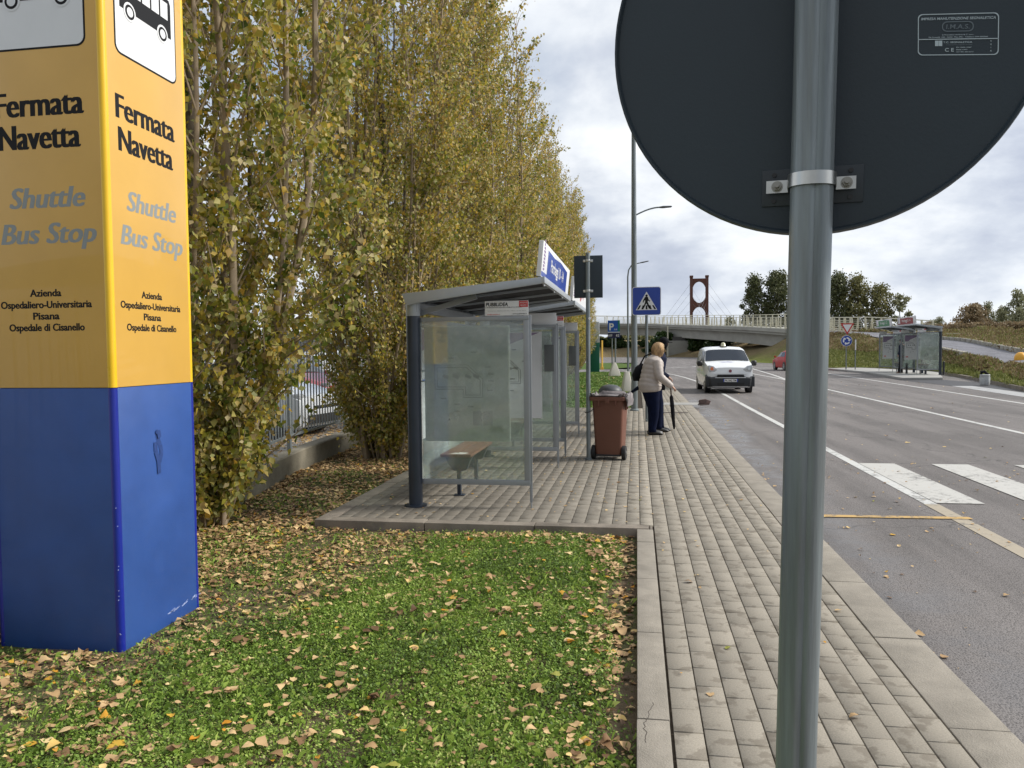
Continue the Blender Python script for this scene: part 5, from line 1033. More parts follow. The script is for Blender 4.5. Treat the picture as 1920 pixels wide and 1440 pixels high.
    if cap:
        m = MB(); m.lathe([(.088, -.01), (.092, .02), (.086, .055), (.06, .085), (.02, .098), (.001, .1)], hc+Vector((0, 0, .02)), 20); m.box(hc.x+.06, hc.x+.15, -.05, .05, hc.z+.012, hc.z+.022); m.build('cap', DRK, t, smooth=60)
        m = MB(); m.lathe([(.05, -.10), (.080, -.05), (.086, .0), (.08, .03)], hc+Vector((-.01, 0, .0)), 18); m.build('hair', DRK, t, smooth=60)
    else:
        m = MB(); NN, MM = 40, 26; vs = []
        for i in range(MM):
            v = i/(MM-1); ph = v*math.pi*.80
            for j in range(NN):
                a = 2*math.pi*j/NN; rr2 = math.sin(ph) if ph < math.pi/2 else 1-.22*((ph-math.pi/2)/(math.pi*.3))**1.5; face = max(0, math.cos(a-headturn))**3
                wav = 1+(.12*math.sin(a*5+v*7)+.08*math.sin(a*11+v*14)+.05*math.sin(a*19+3))*(.3+v)
                x = .117*rr2*math.cos(a)*wav; y = .112*rr2*math.sin(a)*wav; z = .115*math.cos(ph) if ph < math.pi/2 else -.155*((ph-math.pi/2)/(math.pi*.3))*(1-.06*math.sin(a*9))
                if ph > .95: x -= face*.075*math.cos(headturn)*(min(1, (ph-.95)/.5)); y -= face*.075*math.sin(headturn)*min(1, (ph-.95)/.5)
                vs.append(hc+Vector((x-.012, y, z+.005))*k)
        m.add(vs, [(i*NN+j, (i+1)*NN+j, (i+1)*NN+(j+1) % NN, i*NN+(j+1) % NN) for i in range(MM-1) for j in range(NN)]); m.build('hair', hairm, t, smooth=180)
    # eyes and mouth on the face
    m = MB()
    for s in (-1, 1): m.lathe([(.001, -.006), (.008, 0), (.001, .006)], hc+Vector((.072, s*.028, -.012))*k, 8)
    m.build('eye', LETB, t)
    m = MB(); m.box(hc.x+.066, hc.x+.078, -.022, .022, hc.z-.078, hc.z-.070); m.build('mouth', pm('lips', (.35, .10, .09), .5), t)
    return t
person('woman with blond hair in a pale quilted jacket and jeans, holding a closed umbrella', (.235, 14.1, 0), R(12), 1.62, JKT, JEAN, HAIR, [(.10, -.29, 1.08), (.36, -.25, .875)], [(.05, .27, 1.08), (.20, .27, .92)], .13, width=1.10, legs=[(.02, -.085, 0), (.06, .10, 0)], headturn=R(15))
person('man in dark clothes and a black cap standing behind the blond woman', (.30, 14.62, 0), R(5), 1.72, NAVY, JEAN, DRK, [(-.14, -.27, 1.10), (-.04, -.30, .92)], [(.10, .26, 1.08), (.32, .24, .95)], .16, True, False, [(.08, -.08, 0), (.14, .10, 0)], 1.0)
# closed umbrellas
def umbrella(label, a, b_, hook, mt, loc, handle):
    t = thing('umbrella', label, 'umbrella', loc); a = Vector(a); b_ = Vector(b_); d = (b_-a).normalized(); Ln = (b_-a).length; m = MB()
    ks = [(.16, .010), (.19, .024), (.24, .030), (.40, .034), (.6, .030), (.8, .020), (.88, .010)]
    m.tube([a+d*Ln*s for s, r in ks], [r for s, r in ks], 14); cv = m.build('canopy', mt, t, smooth=180)
    m = MB()
    for j in range(7):
        an = j*2*math.pi/7; x = Vector((1, 0, 0)); x = (x-d*x.dot(d)).normalized(); y = d.cross(x); pts = [a+d*Ln*s+(x*math.cos(an+s*2.2)+y*math.sin(an+s*2.2))*(r+.001) for s, r in ks[1:]]; m.tube(pts, .004, 5)
    m.build('canopy_fold', mt, cv)
    m = MB(); m.tube([a+d*Ln*.15, b_], .004, 8); m.build('shaft', STEEL, t)
    m = MB(); m.tube([a+d*Ln*.17, a]+[a+Vector(h) for h in hook], .012, 10); m.build('handle', handle, t)
    return t
umbrella('black closed umbrella held point down in the blond woman\'s hand', (.585, 13.93, .87), (.655, 13.92, .02), [(-.01, 0, .03), (-.035, 0, .045), (-.06, 0, .03), (-.065, 0, .0)], DRK, (.655, 13.92, 0), pm('dark_wood', (.05, .02, .01), .4))
umbrella('navy closed umbrella carried level under the man\'s arm, its wooden tip pointing left', (.30, 14.42, 1.02), (-.19, 14.35, .70), [(.03, 0, .02), (.05, 0, .0), (.05, 0, -.03)], NAVY, (-.19, 14.35, .7), pm('light_wood', (.35, .15, .05), .4))
t = thing('shoulder_bag', 'dark shoulder bag hanging on the man\'s back beside the lamp post', 'bag', (.02, 14.5, 1.0)); m = MB(); m.tube([(.0, 14.5, .96), (.0, 14.5, 1.05), (.05, 14.5, 1.18), (.10, 14.5, 1.28)], [(.07, .10), (.10, .15), (.09, .13), (.03, .06)], 16, side=(1, 0, 0)); m.build('pouch', DRK, t, smooth=180)
m = MB(); m.tube([(.04, 14.45, 1.24), (.14, 14.42, 1.42), (.28, 14.45, 1.48)], .014, 8); m.build('strap', DRK, t)
t = thing('handbag', 'small black handbag hanging at the front of the blond woman', 'bag', (.47, 14.18, .8)); m = MB(); m.box(.40, .50, 14.16, 14.22, .80, .92); m.build('pouch', DRK, t, bevel=.015)
m = MB(); m.tube([(.44, 14.19, .91), (.46, 14.20, 1.15), (.42, 14.17, 1.36), (.32, 14.12, 1.45)], .009, 8); m.build('strap', DRK, t)
for loc, rz, lab, h, lg in (((15.22, 47.75, .003), R(185), 'person in dark clothes standing between the two far shelters, mostly hidden by a poster', 1.95, [(.02, -.09, 0), (.2, .1, 0)]),):
    person(lab, loc, rz, h, NAVY, DRK, DRK, [(.02, -.24, 1.08), (.12, -.22, .88)], [(.02, .24, 1.08), (.14, .2, .9)], .04, True, False, lg)
# ================================================================== far structures
CREAM = pm('cream_railing_paint', (.62, .59, .45), .5, 0, .05, 1)
DK = [(-70, 192, 9.5), (-30, 186, 8.6), (-6.64, 180.0, 7.5), (2.42, 175.0, 7.08), (12.96, 144.0, 5.55), (16.8, 124.0, 4.74), (19.31, 106.0, 3.93)]
def sm(pts, k=6):
    a = np.array(pts, float)[:, None, :]; return [Vector(p[0]) for p in catmull(a, k)]
DKs = sm(DK); 
def offs(P, d):
    out = []
    for i, p in enumerate(P):
        t = (P[min(i+1, len(P)-1)]-P[max(i-1, 0)]); t.z = 0; t.normalize(); out.append(p+Vector((-t.y, t.x, 0))*d)
    return out
br = thing('overpass', 'concrete road overpass with cream railings crossing behind the roundabout', 'bridge', (8, 160, 0))
def extrude_path(P, sec, name, mat, par, sm_=0):      # sec: list of (offset, dz)
    m = MB(); n = len(sec); vs = []
    L = [offs(P, o) for o, dz in sec]
    for i in range(len(P)):
        for j, (o, dz) in enumerate(sec): vs.append(L[j][i]+Vector((0, 0, dz)))
    m.add(vs, [(i*n+j, i*n+(j+1) % n, (i+1)*n+(j+1) % n, (i+1)*n+j) for i in range(len(P)-1) for j in range(n)]+[tuple(range(n-1, -1, -1)), tuple(range((len(P)-1)*n, len(P)*n))])
    return m.build(name, mat, par, smooth=sm_)
extrude_path(DKs, [(0, 0), (0, -.42), (.25, -.46), (.25, -.80), (7, -.8), (7, 0)], 'deck', BCONC, br)
gd = DKs[:-1]
extrude_path(gd, [(1.0, -.805), (1.15, -2.55), (1.7, -2.55), (1.8, -.805)], 'girder', BCONC, br); extrude_path(gd, [(4.6, -.805), (4.7, -2.5), (5.3, -2.5), (5.4, -.805)], 'girder', BCONC, br)
extrude_path(DKs, [(-.02, .0), (-.02, .14), (.3, .14), (.3, .0)], 'parapet_kerb', pm('parapet_concrete', (.45, .44, .38), .8, 0, .1, 1), br)
for (x0, x1, yc, zt) in ((6.0, 10.3, 161.5, 4.2), (-16, -11.5, 182, 6.2)):
    m = MB(); m.box(x0, x1, yc-.7, yc+.7, -.9, zt-1.0); m.build('pier', BCONC, br, bevel=.08); m = MB(); m.box(x0+1.2, x1-.6, yc-.5, yc+.5, zt-1.0, zt-.2); m.build('pier_cap', pm('dark_bearing', (.09, .085, .08), .8), br)
m = MB(); m.box(6.05, 6.3, 160.0, 160.3, -.8, 6.2); m.build('drain_pipe', CREAM, br)
def railing(P, par, hgt=1.45, base=.15, step=1.9):
    acc = 0; m = MB(); pts = [P[0]]
    for a, b_ in zip(P, P[1:]):
        L = (b_-a).length
        while acc+L >= step: u = (step-acc)/L; a = a.lerp(b_, u); L = (b_-a).length; acc = 0; pts.append(a.copy())
        acc += L
    for i, p in enumerate(pts):
        q = pts[min(i+1, len(pts)-1)]; t_ = (q-p) if i+1 < len(pts) else (p-pts[i-1]); t_ = Vector(t_); t_.z = 0; t_.normalize(); u = Vector((0, 0, 1))
        k = .28 if i % 2 else -.28
        m.bar(p+u*base, p+u*(base+hgt), .10, .10, up=t_); m.bar(p+u*base+t_*(.45*(1 if k > 0 else -1)), p+u*(base+hgt)+t_*.12*(1 if k > 0 else -1), .08, .08, up=t_)
    for z, th in ((hgt, .10), (.12, .07), (.34, .035), (.55, .035), (.76, .035), (.97, .035), (1.18, .035)):
        for a, b_ in zip(pts, pts[1:]): m.bar(a+Vector((0, 0, base+z)), b_+Vector((0, 0, base+z)), .06, th)
    return m.build('railing', CREAM, par, smooth=0)
railing(DKs, br, step=2.2); railing(offs(DKs, 6.8), br, 1.9, .1, 3.0)
# railing of the ramp where it leaves the bridge
t = thing('ramp_railing', 'cream metal railing along the near edge of the ramp, right of the close sign pole', 'railing', (20.5, 90, 3))
NE = [Vector((19.31, 106, 3.93)), Vector((20.3, 96, 3.5)), Vector((20.85, 88, 3.2)), Vector((20.98, 81, 2.9)), ]
railing([p+Vector((0, 0, -.05)) for p in NE], t, 1.5, .12, 1.9)
t = thing('ramp_railing', 'cream metal railing along the far edge of the ramp behind the green shelter sign', 'railing', (25, 92, 3)); railing([Vector((22.5, 108, 3.9)), Vector((24.3, 98, 3.5)), Vector((25.2, 90, 3.2)), Vector((26.4, 83, 2.7)), Vector((27.6, 78, 2.3))], t, 1.5, .12, 1.9)
t = thing('barrier', 'short cream and red barrier at the far edge of the ramp road', 'barrier', (30, 80, 2)); m = MB()
m.bar((29.4, 80, 2.75), (31.2, 79.5, 2.72), .05, .08); 
for x in (29.5, 30.9, 31.1): m.bar((x, 79.8, 1.9), (x, 79.8, 2.72), .05, .08, up=(0, 1, 0))
m.build('rail', CREAM, t); m = MB(); m.bar((29.0, 80.1, 2.35), (30.2, 79.9, 2.33), .03, .25); m.build('red_band', pm('red_band', (.4, .08, .05), .6), t)
# pylon of the cable bridge far behind
COR = pm('rust_red_steel', (.105, .042, .032), .7, 0, .15, .4)
pyl = thing('bridge_pylon', 'rust red portal pylon with cables rising behind the overpass', 'pylon', (18, 232, 0)); m = MB()
for x in (15.75, 20.2): m.box(x-.42, x+.42, 231.5, 232.7, 0, 22.3); m.box(x-.5, x+.5, 231.4, 232.8, 22.3, 22.9)
m.build('leg', COR, pyl, bevel=.05)
def arch(zlo, zhi, up_, name):
    P = []; n = 14
    for i in range(n+1): u = i/n; x = -1.806+3.612*u; P.append((x, (1.7*(1-(x/1.81)**2)**.8 if up_ else -1.7*(1-(x/1.81)**2)**.8)))
    m = MB()
    for (xa, za), (xb, zb) in zip(P, P[1:]):
        if up_: q = [(xa, zlo+za), (xb, zlo+zb), (xb, zhi), (xa, zhi)]
        else: q = [(xa, zlo), (xb, zlo), (xb, zhi+zb), (xa, zhi+za)]
        m.prism(q, (17.975, 231.6, 0), (1, 0, 0), (0, 0, 1), (0, 1, 0), 1.0)
    m.build(name, COR, pyl, smooth=0)
arch(19.4, 22.0, True, 'cross_beam'); arch(13.9, 16.6, False, 'cross_beam'); arch(12.0, 13.899, True, 'cross_beam')
m = MB()
for s, x0 in ((-1, 15.4), (1, 20.6)):
    for k in range(4): m.tube([(x0, 232, 20.5-k*2.6), (x0+s*(7.5-k*1.7), 232+(3 if s > 0 else -3), 10.5)], .028, 5)
for k in range(3): m.tube([(16.2, 231, 18.5-k*2), (20-k*.8, 222, 10.5)], .022, 5); m.tube([(19.8, 231, 18.5-k*2), (16+k*.8, 222, 10.5)], .022, 5)
m.build('cable', pm('cable_grey', (.22, .23, .24), .6), pyl)
# ------- signs across the road
t = thing('give_way_sign', 'give way triangle above a blue roundabout disc on one thin pole across the road', 'road sign', (14.22, 56, 0)); m = MB(); m.tube([(14.22, 56.05, -.1), (14.22, 56.05, 3.15)], .04, 10); m.build('pole', GALV, t)
def tri(s): return [(-s, s*.58), (s, s*.58), (s*.0, -s*1.155)]
m = MB(); m.prism(tri(.45), (14.26, 56, 2.92), X1, Z1, F_, .02); tr = m.build('triangle_border', pm('sign_red', (.45, .015, .02), .4), t); m = MB(); m.prism(tri(.30), (14.26, 55.979, 2.925), X1, Z1, F_, .003); m.build('triangle_face', WSIGN, t)
m = MB(); m.disc((14.22, 55.99, 1.98), F_, .37, .02, 32); m.build('disc_rim', WSIGN, t); m = MB(); m.disc((14.22, 55.976, 1.98), F_, .35, .004, 32); m.build('disc', BLS, t)
m = MB()
for k in range(3):
    a0 = R(90+120*k); P = []
    for i in range(7): a = a0-R(i*12); P.append((.25*math.cos(a), .25*math.sin(a)))
    for i in range(6, -1, -1): a = a0-R(i*12); P.append((.15*math.cos(a), .15*math.sin(a)))
    m.prism(P, (14.22, 55.973, 1.98), X1, Z1, F_, .003); a = a0-R(74); e = a-R(30); m.prism([(.32*math.cos(a+.05), .32*math.sin(a+.05)), (.2*math.cos(e), .2*math.sin(e)), (.08*math.cos(a+.05), .08*math.sin(a+.05))], (14.22, 55.973, 1.98), X1, Z1, F_, .003)
m.build('arrow', WSIGN, t, smooth=0)
t = thing('marker_post', 'thin grey post with a narrow white plate to the right of the give way sign', 'post', (14.75, 55.8, 0)); m = MB(); m.tube([(14.75, 55.8, -.1), (14.75, 55.8, 2.1)], .035, 8); m.build('pole', GALV, t); m = MB(); m.box(14.71, 14.78, 55.70, 55.76, 1.35, 2.05); m.build('plate', WSIGN, t)
t = thing('parking_sign', 'blue parking sign with a white P on a pole left of the tall lamp', 'sign', (-1.35, 47, 0)); m = MB(); m.tube([(-1.3, 47.05, -.1), (-1.3, 47.05, 3.2)], .045, 10); m.build('pole', GALV, t); m = MB(); m.tube([(-1.5, 47.1, -.1), (-1.5, 47.1, 3.2)], .035, 10); m.build('pole', GALV, t)
m = MB(); m.box(-1.75, -1.02, 46.96, 47.0, 2.24, 3.30); m.build('panel', pm('parking_blue', (.01, .09, .42), .4), t)
m = MB(); m.box(-1.14, -1.022, 46.953, 46.9595, 2.62, 3.30); m.box(-1.75, -1.02, 46.953, 46.9595, 2.24, 2.5) if False else None; m.build('green_band', pm('parking_green', (.01, .18, .12), .4), t)
m = MB(); m.box(-1.74, -1.03, 46.952, 46.9585, 2.25, 2.55); m.build('dark_band', pm('parking_dark', (.015, .012, .06), .4), t)
m = MB(); m.box(-1.74, -1.03, 46.951, 46.9585, 2.565, 2.61); m.build('white_band', WSIGN, t)
text('lettering', 'P', (-1.52, 46.953, 2.93), X1, Z1, .42, WSIGN, t, bold=.03); text('lettering', 'A4', (-1.29, 46.953, 2.76), X1, Z1, .12, WSIGN, t); text('lettering', 'AOUP', (-1.60, 46.951, 2.40), X1, Z1, .13, WSIGN, t, width=.24, bold=.02); text('lettering', '62', (-1.16, 46.951, 2.40), X1, Z1, .15, WSIGN, t, bold=.02)
t = thing('direction_pillar', 'green and white hospital direction pillar with a white arrow pointing left', 'sign', (-3.05, 56, 0)); m = MB(); m.box(-3.38, -2.70, 56, 56.2, -.1, 2.05); m.build('green_panel', pm('pillar_green', (.004, .12, .075), .45, 0, .05, 1), t, bevel=.01)
m = MB(); m.box(-3.38, -2.70, 56, 56.2, 2.055, 3.55); m.build('white_panel', pm('pillar_white', (.50, .53, .55), .5), t, bevel=.01)
m = MB(); m.bar((-3.25, 55.99, 1.78), (-2.92, 55.99, 1.78), .01, .06); m.bar((-3.25, 55.99, 1.78), (-3.06, 55.99, 2.0), .01, .06); m.bar((-3.25, 55.99, 1.78), (-3.06, 55.99, 1.56), .01, .06); m.build('arrow', WSIGN, t)
for z, s in ((2.45, 'Ospedale'), (2.30, 'Edifici 30 - 31'), (2.15, 'Parcheggi')): text('lettering', s, (-3.02, 55.999, z), X1, Z1, .07, pm('pillar_ink', (.05, .12, .12), .5), t)
t = thing('yellow_post', 'thin yellow post on the roundabout edge behind the direction pillar', 'post', (-2.86, 64, 0)); m = MB(); m.tube([(-2.86, 64, -.1), (-2.86, 64, 2.3)], .07, 10); m.box(-2.98, -2.74, 63.9, 64.1, -.12, .1); m.build('post', pm('yellow_post', (.75, .45, .06), .5), t)
WCON = pm('white_concrete', (.62, .59, .53), .8, 0, .06, 4, .2, 40)
for (x, y, w_, d_, h, a, lab) in ((-1.35, 46.6, .62, .62, .76, .28, 'white concrete footing at the base of the parking sign'), (-.38, 29, .36, .45, .72, .45, 'taller white concrete block on the grass left of the tall lamp')):
    t = thing('concrete_footing', lab, 'footing', (x, y, 0), R(12), 'white concrete footings on the lawn', True); m = MB(); loftsec(m, [rsec(w_, d_, -.08, .03), rsec(w_*.97, d_*.97, .12, .03), rsec(w_*a+.02, d_*a, h-.04, .03), rsec(w_*a*.95, d_*a*.9, h, .02)]); m.build('block', WCON, t, smooth=30, bevel=0)
for x, y, h in ((16.4, 44.9, .72), (15.2, 47.0, .6), (15.9, 46.1, .6)):
    t = thing('bollard', {44.9: 'short black bollard at the right end of the maroon shelter', 47.0: 'short black leg-like post under the first far glass panel', 46.1: 'short black post under the middle of the far shelter glass'}[y], 'bollard', (x, y, 0)); m = MB(); m.lathe([(.07, 0), (.06, .02), (.055, h-.02), (.04, h)], (x, y, 0), 12); m.build('post', BLKP, t)
t = thing('yellow_dome', 'yellow concrete dome standing on the ramp road at the right edge', 'bollard', (19.9, 45, .65))
yy = 45.0; m = MB(); m.lathe([(.30, -.15), (.30, .10), (.28, .25), (.20, .38), (.10, .435), (.001, .45)], (20.25, yy, .74), 28); m.build('dome', pm('dome_yellow', (.80, .40, .04), .5, 0, .05, 3), t, smooth=60)
for x, y, s, lab in ((14.35, 34.9, 1, 'white rubbish bag and bucket left at the far kerb'),):
    t = thing('rubbish_bag', lab, 'rubbish bag', (x, y, -.11)); m = MB(); m.lathe([(.16, 0), (.19, .06), (.20, .30), (.185, .42), (.20, .44), (.19, .455)], (x, y, -.11), 20, sy=.9); m.build('bucket', pm('bag_white', (.50, .52, .53), .5, 0, .2, 12, .5, 30), t, smooth=60)
    m = MB(); m.tube([(x-.16, y, .33), (x-.13, y, .45), (x-.02, y, .47), (x+.05, y, .40), (x+.15, y, .36)], [.02, .07, .06, .05, .03], 10); m.build('rubbish', DRK, t)
t = thing('cardboard', 'crushed brown box lying in the gutter ahead of the van', 'rubbish', (1.9, 23.4, -.11)); m = MB(); m.prism([(-.17, 0), (.15, -.02), (.19, .10), (.02, .16), (-.15, .13)], (1.95, 23.4, -.112), (1, 0, 0), (.2, .3, 1), (0, 1, 0), .14); m.build('box', pm('wet_cardboard', (.10, .06, .05), .7, 0, .5, 12, .5, 30), t, bevel=.01)
# ------- trees
BARK = pm('poplar_bark', (.105, .085, .062), .9, 0, .3, 5, .6, 40, stretch=(1, 1, .3)); TWIG = pm('twig_bark', (.30, .235, .16), .85, 0, .25, 6)
PST = [(0, (.08, .12, .02)), (.2, (.18, .22, .032)), (.42, (.34, .32, .045)), (.6, (.50, .39, .06)), (.78, (.62, .40, .065)), (.88, (.52, .36, .15)), (.95, (.72, .62, .36)), (1, (.35, .12, .04))]
PLEAF = leafmat('poplar_leaf', PST, .42, ((.46, .42, .22), .35))
def leafquads(P, size, rs, tint, fold=.25, aspect=.8, droop=.35):
    n = len(P); nrm = rs.normal(0, 1, (n, 3)); nrm[:, 2] = np.abs(nrm[:, 2])*.6; nrm /= np.linalg.norm(nrm, axis=1)[:, None]
    a = rs.normal(0, 1, (n, 3)); a[:, 2] -= droop*2; a -= nrm*(a*nrm).sum(1)[:, None]; a /= np.linalg.norm(a, axis=1)[:, None]; b_ = np.cross(nrm, a); s = size[:, None]
    v0 = P; v2 = P+a*s; v1 = P+a*s*.38+b_*s*aspect*.5+nrm*s*fold*.5; v3 = P+a*s*.38-b_*s*aspect*.5+nrm*s*fold*.5
    V = np.stack([v0, v1, v2, v3], 1).reshape(-1, 3); F = (np.arange(n)[:, None, None]*4+np.array([(0, 1, 2), (0, 2, 3)])[None]).reshape(-1, 3)
    return V, F, np.repeat(tint, 2)
def poplar_parts(seed, h, rad, nst, nleaf, ls, zlo=.35, green=0.0, open_=0.0, spread=5.5, lowt=.42, shoots=16):
    r = random.Random(seed); q = np.random.RandomState(seed); tr = MB(); brn = MB(); tw = []   # tw: (p, q, weight)
    stems = []
    for i in range(nst):
        az = 2*math.pi*(i+r.random())/nst; rr_ = rad*(.15+.75*math.sqrt(r.random())) if i else 0; hh = h*(1-.42*(rr_/rad)**2)*(.86+.14*r.random()) if i else h
        x0, y0 = .16*math.cos(az)*(i > 0), .16*math.sin(az)*(i > 0); P = []; n = 14; ph = r.random()*6
        for k in range(n+1):
            u = k/n; o = rr_*(1-math.exp(-u*spread)) + rr_*.10*u; P.append(Vector((x0+math.cos(az)*o+.10*math.sin(ph+u*7), y0+math.sin(az)*o+.10*math.cos(ph*1.3+u*6), hh*u)))
        rad0 = (.07 if i == 0 else .02+.022*r.random())*(h/12); rads = [rad0*(1-u/n)**.8*.96+.004 for u in range(n+1)]
        (tr if i < 3 else brn).tube(P, rads, 7 if i < 4 else 6); stems.append((P, hh, rr_, az))
    for P, hh, rr_, az in stems:
        nt_ = int(hh*5.5)
        for k in range(nt_):
            z = zlo+(hh-zlo)*(k+r.random())/nt_; u = z/hh*(len(P)-1); i = min(int(u), len(P)-2); p = P[i].lerp(P[i+1], u-i); a = r.gauss(az, 1.3) if rr_ > 0 else r.random()*6.28
            L = (.55+.85*r.random())*(1-.55*(z/hh)**2)*min(1, lowt+z*.33)*rad/1.4; el = R(r.uniform(28, 68)) ; d = Vector((math.cos(a)*math.cos(el), math.sin(a)*math.cos(el), math.sin(el)))
            m1 = p+d*L*.55+Vector((0, 0, .03)); e = p+d*L+Vector((r.gauss(0, .05), r.gauss(0, .05), L*.18)); brn.tube([p, m1, e], [.010, .007, .003], 4, False); tw.append((p, m1, L)); tw.append((m1, e, L*1.5))
            for s in range(2):
                a2 = a+r.uniform(-1.1, 1.1); q0 = p.lerp(e, r.uniform(.3, .8)); e2 = q0+Vector((math.cos(a2)*.6, math.sin(a2)*.6, r.uniform(.1, .8))).normalized()*L*.5; brn.tube([q0, e2], [.004, .0015], 3, False); tw.append((q0, e2, L*.8))
    for k in range(shoots):                        # basal shoots
        a = r.random()*6.28; o = .08+.30*math.sqrt(r.random()); L = r.uniform(.6, 2.1); p = Vector((math.cos(a)*o*.6, math.sin(a)*o*.6, 0)); d = Vector((math.cos(a)*.35, math.sin(a)*.35, 1)); m1 = p+d*L*.5; e = p+d*L*.9+Vector((math.cos(a)*.1, math.sin(a)*.1, 0)); brn.tube([p, m1, e], [.012, .008, .003], 4, False); tw.append((m1, e, 1.3)); tw.append((p+(m1-p)*.2, m1, 1.0))
        for s in range(5):
            a2 = r.random()*6.28; q0 = p.lerp(e, r.uniform(.15, .9)); e2 = q0+Vector((math.cos(a2), math.sin(a2), r.uniform(.3, 1.4))).normalized()*r.uniform(.15, .45); brn.tube([q0, e2], [.004, .0015], 3, False); tw.append((q0, e2, .8))
    A = np.array([t_[0] for t_ in tw]); B = np.array([t_[1] for t_ in tw]); W = np.array([t_[2] for t_ in tw]); clump = q.rand(len(W))**2.0; W = W*(.10+clump)*(1.2-.55*np.clip((A[:, 2]/h), 0, 1)); W /= W.sum()
    idx = q.choice(len(tw), nleaf, p=W); f = q.rand(nleaf)[:, None]; P = A[idx]*(1-f)+B[idx]*f+q.normal(0, .045, (nleaf, 3)); P[:, 2] = np.maximum(P[:, 2], .05)
    tt = np.clip(q.normal(.49-green, .21, nleaf)+(clump[idx]-.4)*-.12+.10*(P[:, 2]/h-.4)+(q.rand(len(tw))[idx]-.5)*.28, 0, .86); sp = q.rand(nleaf); tt = np.where(sp < .075, .95-.05*q.rand(nleaf), tt)
    V, F, T_ = leafquads(P, q.uniform(.5, 1.3, nleaf)*ls, q, tt)
    return tr.mesh('trunk', BARK, None, 60), brn.mesh('branches', TWIG, None, 60), (V, F, T_)
def poplar(seed, h, rad, nst, nleaf, ls, lab, loc, rz=0, green=0, grp='row of autumn poplars along the fence', spread=5.5, lowt=.42, shoots=18):
    a, b_, (V, F, T_) = poplar_parts(seed, h, rad, nst, nleaf, ls, green=green, spread=spread, lowt=lowt, shoots=shoots); t = thing('poplar_tree', lab, 'tree', loc, rz, grp, True)
    link_mesh('trunk', a, None, t); link_mesh('branches', b_, None, t); npmesh('crown', V, F, PLEAF, t, T_); return t
ZL = -.07
t1 = poplar(3, 12.5, 1.45, 17, 72000, .066, 'nearest poplar, directly behind the yellow and blue pillar, large leaves and bare upper stems', (-4.05, 6.7, ZL), .4, .04, spread=3.0, lowt=.36, shoots=46)
t2 = poplar(8, 12.2, 1.25, 20, 80000, .056, 'second poplar, dense and brown green, its narrow foot behind the first shelter', (-3.86, 11.2, ZL), 1.0, spread=3.6, lowt=.50, shoots=50)
def again(src, loc, rz, s, lab):
    c = copy_tree(src); c.location = loc; c.rotation_euler = (0, 0, rz); c.scale = (s[0], s[0], s[1]); c['label'] = lab; return c
again(t2, (-4.05, 15.6, ZL), 2.7, (1.1, 1.03), 'third poplar from the pillar, standing behind the roof of the first shelter')
t3 = poplar(21, 12.6, 1.5, 18, 40000, .078, 'fourth poplar, tallest in view, behind the second shelter', (-4.1, 20.0, ZL)); t4 = poplar(22, 12.0, 1.4, 17, 36000, .08, 'fifth poplar in the row, yellower at the top', (-4.2, 24.4, ZL), 0, -.06)
names = ['sixth', 'seventh', 'eighth', 'ninth', 'tenth', 'eleventh', 'twelfth', 'thirteenth']
for i, y in enumerate((28.8, 33.2, 37.6, 42, 46.4, 50.8, 55.4)):
    s = 1-.012*i; lb = names[i]+' poplar in the row, right of the '+('fifth' if i == 0 else names[i-1])
    if i == 6: lb = 'farthest and smallest poplar, at the end of the row behind the green pillar'
    again(t3 if i % 2 else t4, (-4.25-.03*i, y, ZL), 1.3*i+.6, ((1.0 if i < 4 else .92)*s, (1.0 if i < 4 else .86)*s*(.98+.05*(i % 3))), lb)
# small stray shoots at the foot of the first tree
FT = [(0, (.03, .04, .015)), (.4, (.085, .10, .04)), (.75, (.15, .165, .07)), (1, (.28, .25, .12))]
FLEAF = leafmat('dark_tree_leaf', FT, .2); GLEAF = leafmat('grey_green_leaf', [(0, (.13, .14, .075)), (.5, (.27, .28, .16)), (1, (.44, .43, .27))], .2); BLEAF = leafmat('brown_scrub_leaf', [(0, (.15, .105, .06)), (.5, (.30, .225, .13)), (1, (.42, .34, .21))], .2); YLEAF = leafmat('olive_leaf', [(0, (.08, .09, .03)), (.5, (.19, .19, .075)), (1, (.36, .32, .14))], .2)
def far_tree(seed, h, rad, n, ls, mat, nclump=16, low=.12, tall=1.0):
    r = random.Random(seed); q = np.random.RandomState(seed); m = MB(); m.tube([(0, 0, -.5), (0.1, 0, h*.3), (-.05, .1, h*.62), (0, 0, h*.9)], [.035*h*.6, .028*h*.5, .016*h*.5, .02], 7); br_ = MB(); P = []
    for i in range(nclump):
        z = h*(low+(1-low)*(i+.5*r.random())/nclump); w_ = rad*math.sin(math.pi*min(.97, max(.12, (z/h)*.8+.18)))**.7; a = i*2.4+r.random(); o = w_*r.uniform(.25, .75); c = np.array([math.cos(a)*o, math.sin(a)*o, z]); br_.tube([(0, 0, z*.72), (c[0]*.6, c[1]*.6, z*.9), tuple(c)], [.012*h*.5, .03, .015], 4, False)
        k = n//nclump; d = q.normal(0, 1, (k, 3)); d /= np.linalg.norm(d, axis=1)[:, None]; s = rad*r.uniform(.16, .42); P.append(c+d*(q.rand(k)**.6)[:, None]*np.array([s, s, s*.85*tall])*(1+.25*q.rand(k))[:, None])
    P = np.concatenate(P); P = P[P[:, 2] > .1]; V, F, T_ = leafquads(P, q.uniform(.6, 1.3, len(P))*ls, q, np.clip(q.normal(.42, .2, len(P))+.2*(P[:, 2]/h-.5), 0, 1), .3, .9, 0)
    return m.mesh('trunk', BARK), br_.mesh('branches', BARK), V, F, T_, mat
